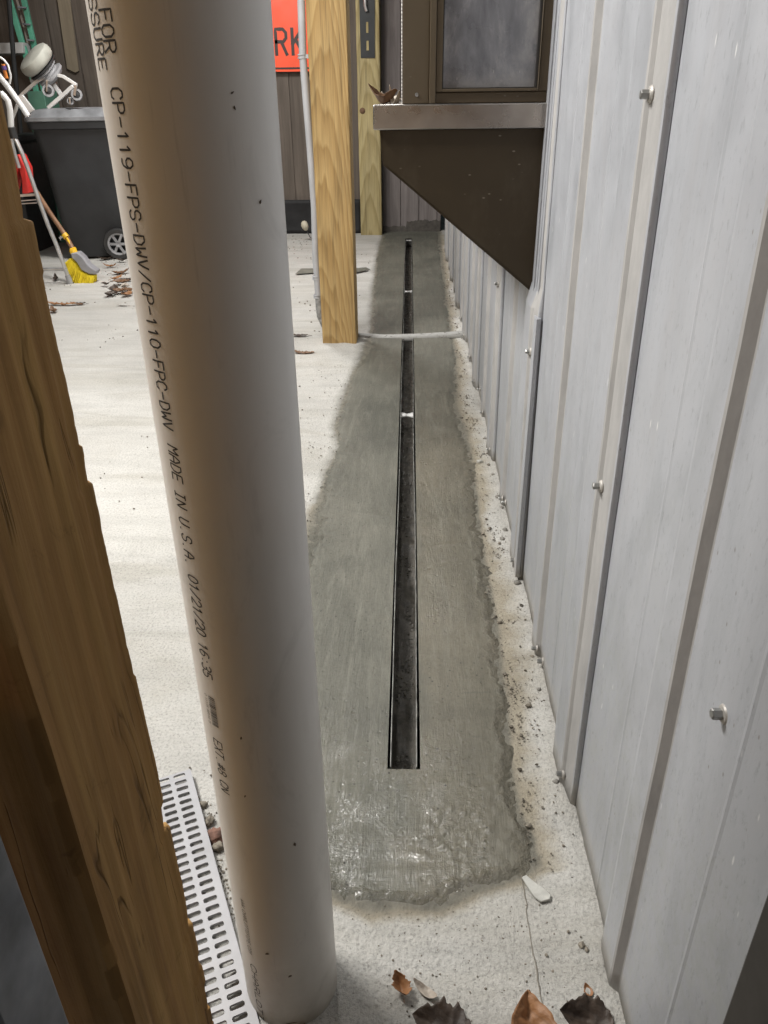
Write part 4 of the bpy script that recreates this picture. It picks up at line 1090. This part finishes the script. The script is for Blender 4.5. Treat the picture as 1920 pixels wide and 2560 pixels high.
# red container
rc = empty('red_container', P(52, 485, 5.0)); tag(rc, 'red plastic container behind the walker leg on the left edge', 'container')
m = MB(); q = [P(34, 388, 5.0), P(47, 386, 5.0), P(56, 405, 5.0), P(64, 420, 5.0), P(71, 484, 5.0), P(55, 485, 5.0), P(54, 450, 5.0), P(46, 420, 5.0), P(30, 485, 5.0), P(10, 485, 5.0), P(10, 390, 5.0)]
m.prism(q, (0, .10, 0)); m.build('container_body', M['red'], rc, bevel=.006)

# ------------------------------------------------------------------ broom
br = empty('broom', G(205, 718)); tag(br, 'push broom with yellow bristles leaning handle up against the walker', 'broom')
m = MB(); m.tube([P(80, 462, 5.25), P(125, 533, 5.1), P(165, 590, 4.97), P(183, 625, 4.92)], .0145, 14); m.build('handle', M['handle_wood'], br)
m = MB(); m.tube([P(160, 586, 4.96), P(167, 594, 4.955)], .019, 14); m.build('clamp', M['yellow'], br)
m = MB(); m.tube([P(148, 595, 4.95), P(160, 592, 4.95)], .005, 8); m.tube([P(151, 590, 4.95), P(151, 600, 4.95)], .004, 8); m.build('wing_nut', M['chrome'], br)
m = MB(); m.bar(P(166, 594, 4.945), P(188, 632, 4.915), .010, .010); m.tube([P(178, 626, 4.915), P(189, 622, 4.915)], .013, 12)
m.tube([P(181, 624, 4.91), P(190, 640, 4.905), P(205, 652, 4.90)], [.023, .022, .010], 14); m.build('socket', M['yellow'], br)
def C2(x, y, Y): return P(x/4.879, 350+y/4.879, Y)
q = [C2(860, 1380, 4.88), C2(940, 1370, 4.88), C2(1010, 1430, 4.88), C2(1080, 1530, 4.88), C2(1180, 1600, 4.88), C2(1165, 1645, 4.88), C2(1090, 1640, 4.88), C2(990, 1590, 4.88), C2(935, 1500, 4.88), C2(870, 1440, 4.88)]
m = MB(); m.prism(q, (0, .07, 0)); m.build('broom_head', simple('grey_broom_block', (.30, .30, .32), .5), br, bevel=.008)
br_m = MB(); rb = random.Random(3)
def lerp(a, b, t): return a + (b-a)*t
topc = [C2(866, 1440, 4.9), C2(935, 1505, 4.9), C2(985, 1590, 4.9), C2(1085, 1642, 4.9), C2(1165, 1648, 4.9)]
botc = [C2(812, 1500, 4.9), C2(860, 1640, 4.9), C2(970, 1770, 4.9), C2(1070, 1812, 4.9), C2(1172, 1785, 4.9)]
def curve(c, t):
    t *= len(c)-1; i = min(int(t), len(c)-2); return c[i].lerp(c[i+1], t-i)
for i in range(60):
    for j in range(9):
        t = min(1, max(0, (i + rb.random())/60)); dy = -.035 + .07*j/8
        a = curve(topc, t) + Vector((0, dy*.7, 0)); b_ = curve(botc, t) + Vector((rb.uniform(-.004, .004), dy + rb.uniform(-.006, .006), rb.uniform(-.003, .004)))
        b_.z = max(b_.z, .001)
        br_m.tube([a, a.lerp(b_, .5)+Vector((.0015, 0, 0)), b_], [.0022, .0024, .0026], 5, cap=True)
br_m.build('bristles', M['bristle'], br)

# ------------------------------------------------------------------ things against the far left wall
ld = empty('green_ladder', (-2.8, 6.7, 0)); tag(ld, 'green fibreglass step ladder leaning against the brown wall at the top left', 'ladder')
def rail(x0, y0, x1, y1, Y, w, name, mat, par):
    a = P(x0, y0, Y); b_ = P(x1, y1, Y); dd = (b_-a)
    a2 = a - dd*((2.3-a.z)/dd.z*-1); b2 = a + dd*((.03-a.z)/dd.z)
    m = MB(); m.bar(a2, b2, .03, w, dd.cross(Vector((0, 1, 0)))); return m.build(name, mat, par, bevel=.003)
rail(24, 0, 60, 122, 6.55, .038, 'side_rail', M['green'], ld)
rail(60, 0, 86, 118, 6.62, .036, 'side_rail', M['green'], ld)
for y_ in (18, 60, 100):
    m = MB(); m.bar(P(40+y_*.28, y_, 6.585), P(62+y_*.24, y_+2, 6.60), .05, .010); m.build('step', M['galv'], ld)
rail(44, 0, 72, 110, 6.66, .018, 'brace', simple('pale_brace', (.3, .27, .24), .5), ld)
sh = MB(); sh.prism([P(-40, 108, 6.5), P(56, 106, 6.5), P(58, 133, 6.5), P(-40, 135, 6.5)], (0, .25, 0))
o = sh.build('white_shelf', simple('white_board', (.45, .46, .46), .5), None, bevel=.003); tag(o, 'whitish board shelf on the back wall at the left edge', 'shelf')
dp = MB(); dp.tube([P(20, -30, 6.35), P(33, 135, 6.35), P(60, 420, 6.35)], .017, 10)
o = dp.build('dark_pole', M['strap'], None); tag(o, 'thin dark pole standing in front of the white shelf', 'pole')
pk = MB(); pk.prism([P(140, -40, 6.862), P(172, -40, 6.862), P(199, 178, 6.862), P(190, 182, 6.862), P(170, 172, 6.862)], (0, -.022, 0))
o = pk.build('pale_plank', M['plank'], None, bevel=.002); tag(o, 'pale weathered plank leaning upright on the brown wall above the bin', 'plank')
gc = MB(); gc.box(P(66, 226, 6.45).x, P(108, 226, 6.45).x, 6.45, 6.7, .0, P(66, 228, 6.45).z)
for k in range(5):
    z = .12+.17*k; gc.box(P(66, 226, 6.45).x-.012, P(108, 226, 6.45).x+.012, 6.437, 6.449, z, z+.05)
o = gc.build('green_crate', simple('dull_green_plastic', (.09, .22, .16), .5), None, bevel=.003); tag(o, 'dull green plastic crate stack behind the wheeled bin', 'crate')
# little stake light at the black sheet
sl = empty('stake_light', (P(775, 590, 6.5))); tag(sl, 'small cream mushroom head on a thin wire stalk before the black plastic sheet', 'garden light')
hd0 = P(765, 565, 6.45)
m = MB(); m.lathe(hd0-Vector((0, 0, .03)), (-.25, -.2, 1), [(0, -.006), (.014, 0), (.026, .02), (.029, .042), (.022, .062), (.010, .072), (0, .074)], 20); m.build('light_head', M['glow_cream'], sl)
m = MB(); m.tube([hd0-Vector((0, 0, .03)), P(776, 594, 6.42), P(793, 600, 6.40)], .0035, 8); m.build('wire_stalk', M['dark_plastic'], sl)

# ------------------------------------------------------------------ leaves
def leaf_mesh(L, Wd, curl, lobes, seed, fold=.25, twist=0):
    r = random.Random(seed); n, w = 34, 12; vs = []; fs = []
    for i in range(n+1):
        t = i/n
        wd = Wd*(math.sin(math.pi*min(1, t**.8))**.8)*(1 + lobes*(.16*math.sin(t*math.pi*7+seed) + .10*math.sin(t*math.pi*17+seed*2))) + .0008
        zc = curl*(t-.45)**2*L*2.2
        for j in range(w+1):
            s = j/w*2-1
            y = (t-.5)*L; x = s*wd/2; z = zc + abs(s)*wd*fold + .045*L*fbm(x*70+seed, y*70, seed) + .05*L*lobes*fbm(x*28, y*28+seed, seed)
            a = twist*(t-.5); vs.append((x*math.cos(a)-z*math.sin(a), y, x*math.sin(a)+z*math.cos(a)))
    for i in range(n):
        for j in range(w): fs.append((i*(w+1)+j, i*(w+1)+j+1, (i+1)*(w+1)+j+1, (i+1)*(w+1)+j))
    return vs, fs
def leaf(loc, rot, L, Wd, mat, label=None, curl=.5, lobes=.3, seed=1, fold=.2, twist=0, tiltx=0, tilty=0, group=None, stem=True):
    vs, fs = leaf_mesh(L, Wd, curl, lobes, seed, fold, twist)
    rm = Matrix.Rotation(rot, 3, 'Z') @ Matrix.Rotation(tiltx, 3, 'X') @ Matrix.Rotation(tilty, 3, 'Y')
    vv = [rm @ Vector(v) for v in vs]
    if stem:
        base = [rm @ Vector((0, -L*.5-L*.18*k/4, curl*(.5)**2*L*2.2*.3)) for k in range(5)]
        mb = MB(); mb.v = [tuple(v) for v in vv]; mb.f = fs
        mb.tube(base, L*.012, 5)
        vv = [Vector(v) for v in mb.v]; fs = mb.f
    z0 = min(v.z for v in vv); vv = [v - Vector((0, 0, z0)) for v in vv]
    o = mesh_obj('fallen_leaf', [tuple(v) for v in vv], fs, LM[mat])
    o.location = loc
    s_ = o.modifiers.new('t', 'SOLIDIFY'); s_.thickness = .0004
    tag(o, label, 'leaf', group or 'fallen leaves on the floor')
    return o
Z = .0035
p = G(1003, 2472, Z); leaf(p, .2, .030, .021, 'tan', 'small curled orange brown leaf near the foot of the pipe, front of the floor', .9, .8, 3, .5, .6)
p = G(1062, 2478, Z); leaf(p, .95, .036, .012, 'pale', 'narrow pale dried leaf right beside the small curled orange brown leaf', .4, .1, 5, .15)
p = G(1105, 2566, Z); leaf(p, 1.3, .074, .048, 'dark', 'big dark crumpled leaf at the bottom of the photo centre', .15, .9, 8, .22, .4)
p = G(1330, 2600, Z+.001); leaf(p, .10, .092, .060, 'tan', 'large pointed orange brown leaf at the bottom right of the floor', .25, .15, 11, .35, -.4, tiltx=.12)
p = G(1462, 2556, Z); leaf(p, 1.35, .066, .046, 'dark', 'dark curled leaf pushed against the foot of the metal wall', .35, .5, 14, .35, .5, tiltx=.1)
p = G(1470, 2478, Z); leaf(p, .3, .016, .010, 'tan', 'tiny orange leaf scrap above the dark curled leaf by the wall', .5, .5, 15)
p = G(712, 2540, Z); leaf(p, .9, .050, .028, 'brown', 'brown leaf lying against the near foot of the white pipe', .6, .5, 18, .4, .4)
p = G(745, 2555, Z); leaf(p, -.3, .030, .020, 'tan', 'small tan leaf tip in front of the foot of the white pipe', .6, .5, 19, .4)
ml = [((262, 649), 'dark', .10, .05), ((275, 667), 'tan', .09, .035), ((303, 652), 'dark', .08, .04), ((303, 684), 'brown', .12, .06), ((292, 697), 'tan', .11, .04), ((305, 708), 'brown', .12, .07),
      ((285, 727), 'dark', .10, .06), ((312, 720), 'pale', .09, .05), ((300, 730), 'brown', .10, .05), ((276, 740), 'dark', .085, .06), ((316, 738), 'tan', .09, .05), ((265, 712), 'dark', .07, .03), ((318, 702), 'dark', .10, .06), ((320, 728), 'brown', .1, .06)]
names = ['dark leaf just right of the broom nearest the bin', 'narrow tan leaf lying alone before the bin', 'dark leaf under the bin wheel', 'brown leaf at the back of the leaf pile beside the pipe', 'long tan leaf at the back left of the leaf pile', 'large brown leaf in the middle of the leaf pile',
         'dark leaf at the left of the leaf pile', 'pale leaf inside the leaf pile', 'brown leaf low in the leaf pile', 'squarish dark leaf at the front of the leaf pile', 'tan leaf at the front right of the leaf pile', 'small dark leaf between the broom and the leaf pile', 'dark leaf touching the pipe edge above the pile', 'brown leaf touching the pipe edge low in the pile']
for k, ((x, y), c_, L_, W_) in enumerate(ml):
    leaf(G(x, y, .004+.004*(k % 3)), random.uniform(0, 6), L_, W_, c_, names[k], random.uniform(.2, .5), .4, 30+k, random.uniform(.1, .3), group='leaves scattered before the bin')
leaf(G(150, 762, Z), 1.45, .20, .035, 'tan', 'long tan leaf or bark strip beside the near post', .1, .3, 61, .1)
leaf(G(196, 761, Z), 1.5, .09, .03, 'dark', 'dark leaf at the end of the long tan strip', .2, .3, 62, .15)
leaf(G(134, 780, Z), .6, .07, .04, 'brown', 'brown leaf peeping out from behind the near post', .6, .4, 63, .3)
leaf(G(140, 700, Z), .4, .08, .03, 'dark', 'dark crumpled leaf lying beside the lower rail of the walker', .7, .8, 64, .4)
leaf(G(305, 765, Z), 1.5, .07, .012, 'dark', 'thin dark leaf left of the pipe on bare floor', .1, .1, 65, .1)
fp = MB(); fp.prism([G(738, 686, .006), G(753, 672, .012), G(790, 672, .016), G(893, 671, .022), G(915, 669, .018), G(926, 674, .010), G(893, 681, .010), G(787, 682, .008)], (0, 0, .003))
tag(fp.build('scrap_sheet', simple('grey_green_scrap', (.15, .15, .125), .6, 0, .15, 12), None, bevel=.001), 'flat grey green scrap sheet on the floor behind the middle post', 'scrap')
leaf(G(745, 840, Z), 1.5, .10, .03, 'dark', 'dark leaf beside the pipe level with the middle post foot', .1, .2, 68, .1)
leaf(G(752, 884, Z), 1.35, .13, .03, 'brown', 'narrow brown leaf beside the pipe below the middle post foot', .2, .2, 69, .2)
# on the sill
sl_p = P(962, 258, 1.67); o = leaf((-.052, 1.70, .990), 1.2, .055, .030, 'brown', 'curled brown leaf resting on the left end of the window sill', 1.0, .3, 71, .5, .5, group='leaves on the window sill')
o = leaf((-.030, 1.69, .990), .6, .035, .012, 'pale', 'pale dried strip curling up against the window stile on the sill', 1.4, .1, 72, .1, group='leaves on the window sill')
o = leaf((-.040, 1.73, .990), 2.2, .040, .02, 'pale', 'pale leaf scrap behind the curled brown leaf on the sill', .8, .5, 73, .3, group='leaves on the window sill')

# ------------------------------------------------------------------ stones, chips, dirt
def rock(c, s, seed, flat=.6, sub=3):
    bm = bmesh.new(); bmesh.ops.create_icosphere(bm, subdivisions=sub, radius=1)
    r = random.Random(seed); o3 = Vector((r.random()*9, r.random()*9, r.random()*9))
    sx2, sy2 = r.uniform(.7, 1.2), r.uniform(.7, 1.2)
    for v in bm.verts:
        k = 1 + .35*N.fractal(v.co*1.3+o3, 1, 2, 3)
        v.co = Vector((v.co.x*sx2, v.co.y*sy2, v.co.z*flat))*k*s + Vector(c)
    vs = [tuple(v.co) for v in bm.verts]; fs = [tuple(v.index for v in f.verts) for f in bm.faces]; bm.free(); return vs, fs
def rock_obj(name, c, s, mat, label, cat, seed, flat=.6, sub=3, group=None):
    vs, fs = rock(c, s, seed, flat, sub); o = mesh_obj(name, vs, fs, mat, None, True); tag(o, label, cat, group); return o
cp = MB(); q = [G(x, y, .003) for x, y in ((1304, 2196), (1315, 2191), (1326, 2200), (1340, 2212), (1362, 2226), (1377, 2240), (1375, 2252), (1352, 2258), (1336, 2246), (1322, 2226))]
cp.prism(q, (0, 0, .004)); o = cp.build('mortar_chip', M['chip'], None, bevel=.0012); tag(o, 'pale flat chip of dried mortar beside the floor crack at the patch corner', 'chip')
rock_obj('dirt_clod', G(541, 2088, .006), .0135, M['clod'], 'reddish brown clod of earth between the grate and the pipe', 'clod', 5, .75, 4)
rock_obj('dirt_clod', G(545, 2118, .005), .011, M['dirt'], 'grey crumbly clod just in front of the reddish clod', 'clod', 6, .7, 4)
rock_obj('dirt_clod', G(524, 2052, .005), .010, M['dirt'], 'dark grey clod just behind the reddish clod by the grate', 'clod', 7, .7, 4)
rock_obj('dirt_clod', G(506, 2012, .004), .008, M['dirt'], 'small grey clod furthest back beside the grate edge', 'clod', 8, .7, 3)
rock_obj('pebble', G(1199, 1154, .006), .0085, M['chip'], 'white pebble at the foot of the metal wall', 'pebble', 9, .7)
PM = simple('grey_pebble', (.20, .19, .17), .7, 0, .3, 60, .6, 90)
for k, (x, y, s) in enumerate(((1232, 1186, .006), (1246, 1243, .008), (1254, 1270, .006), (1263, 1325, .008), (1256, 1348, .008), (1293, 1457, .009), (1209, 1136, .006), (1216, 1098, .007), (1395, 1897, .005), (1389, 1955, .005), (1347, 1724, .005), (1375, 1805, .004))):
    lab = ['small grey pebble below the white one at the wall', 'grey pebble by the wall under the second screw', 'dark pebble touching its neighbour along the wall foot', 'square dark stone by the wall foot', 'rounded dark stone left of the square one', 'lone round pebble at the near lap of the metal wall',
           'grey pebble just above the white one', 'dark pebble further back along the wall foot', 'small dark pebble near the end of the lapped rib', 'small pebble at the very foot of the lapped rib', 'dark pebble opposite the drain end', 'tiny pebble right of the mortar edge near the drain end'][k]
    rock_obj('pebble', G(x, y, s*.4+.002), s*1.05, PM, lab, 'pebble', 40+k, .75, 2, 'pebbles along the metal wall')
# loose grit: nobody could count it
ico_v, ico_f = rock((0, 0, 0), 1, 1, .7, 1)
gv, gf = [], []; rg = random.Random(11)
def grit(x, y, s, z=.002):
    a = rg.uniform(0, 6.3); ca, sa = math.cos(a), math.sin(a); n = len(gv); sx2 = rg.uniform(.6, 1.4)
    for v in ico_v: gv.append((x + (v[0]*ca*sx2 - v[1]*sa)*s, y + (v[0]*sa*sx2 + v[1]*ca)*s, z + v[2]*s))
    for f in ico_f: gf.append(tuple(i+n for i in f))
for k in range(2600):      # along the wall side of the patch
    y = .62 + 6.0*rg.random()**1.45; x = rg.triangular(.175, .262, .225 if y > 1.5 else .19)
    if fbm(x*9, y*5, 4) < .05 and rg.random() < .8: continue
    if y < .78 and rg.random() < .75: continue
    grit(x, y, rg.uniform(.0008, .0026)*(2.3 if rg.random() < .09 else 1), .004 if x < .2 else .006)
for k in range(900):       # left of the patch
    y = .9 + 5.6*rg.random(); x = -.25 + rg.gauss(0, .06)
    if y < 3.4 or abs(x+.3) > .1: grit(x, y, rg.uniform(.0008, .0028), .003)
for k in range(1100):      # loose debris beyond the post and on the wide floor
    y = rg.uniform(1.0, 6.7); x = rg.uniform(-2.3, -.25)
    if fbm(x*1.2, y*1.2, 7) < -.05: continue
    grit(x, y, rg.uniform(.001, .0045)*(.5+y/6), .002)
for k in range(900):
    y = rg.uniform(3.4, 6.6); x = rg.uniform(-1.3, -.42)
    if fbm(x*2, y*2, 3) < 0: continue
    grit(x, y, rg.uniform(.002, .006), .002)
for k in range(400):       # beside the grate and pipe foot
    t = rg.random(); p = G(500+110*t, 2000+420*t) if rg.random() < .5 else G(rg.uniform(840, 1500), rg.uniform(2240, 2560))
    grit(p.x+rg.gauss(0, .008), p.y+rg.gauss(0, .01), rg.uniform(.0006, .0022), .0015)
for k in range(420):       # flecks on the mortar
    y = .75 + 5.5*rg.random()**1.4; x = rg.uniform(-.22, .18)
    if SLX0-.004 < x < SLX1+.004: continue
    grit(x, y, rg.uniform(.0007, .0017), .0085)
o = mesh_obj('grit', gv, gf, M['dirt'], None, False); tag(o, 'loose dark grit and crumbs scattered over floor and mortar edge', 'grit', kind='stuff')
tag(gp2, 'grey galvanised steel post standing in the dark at the bottom left corner', 'steel post')
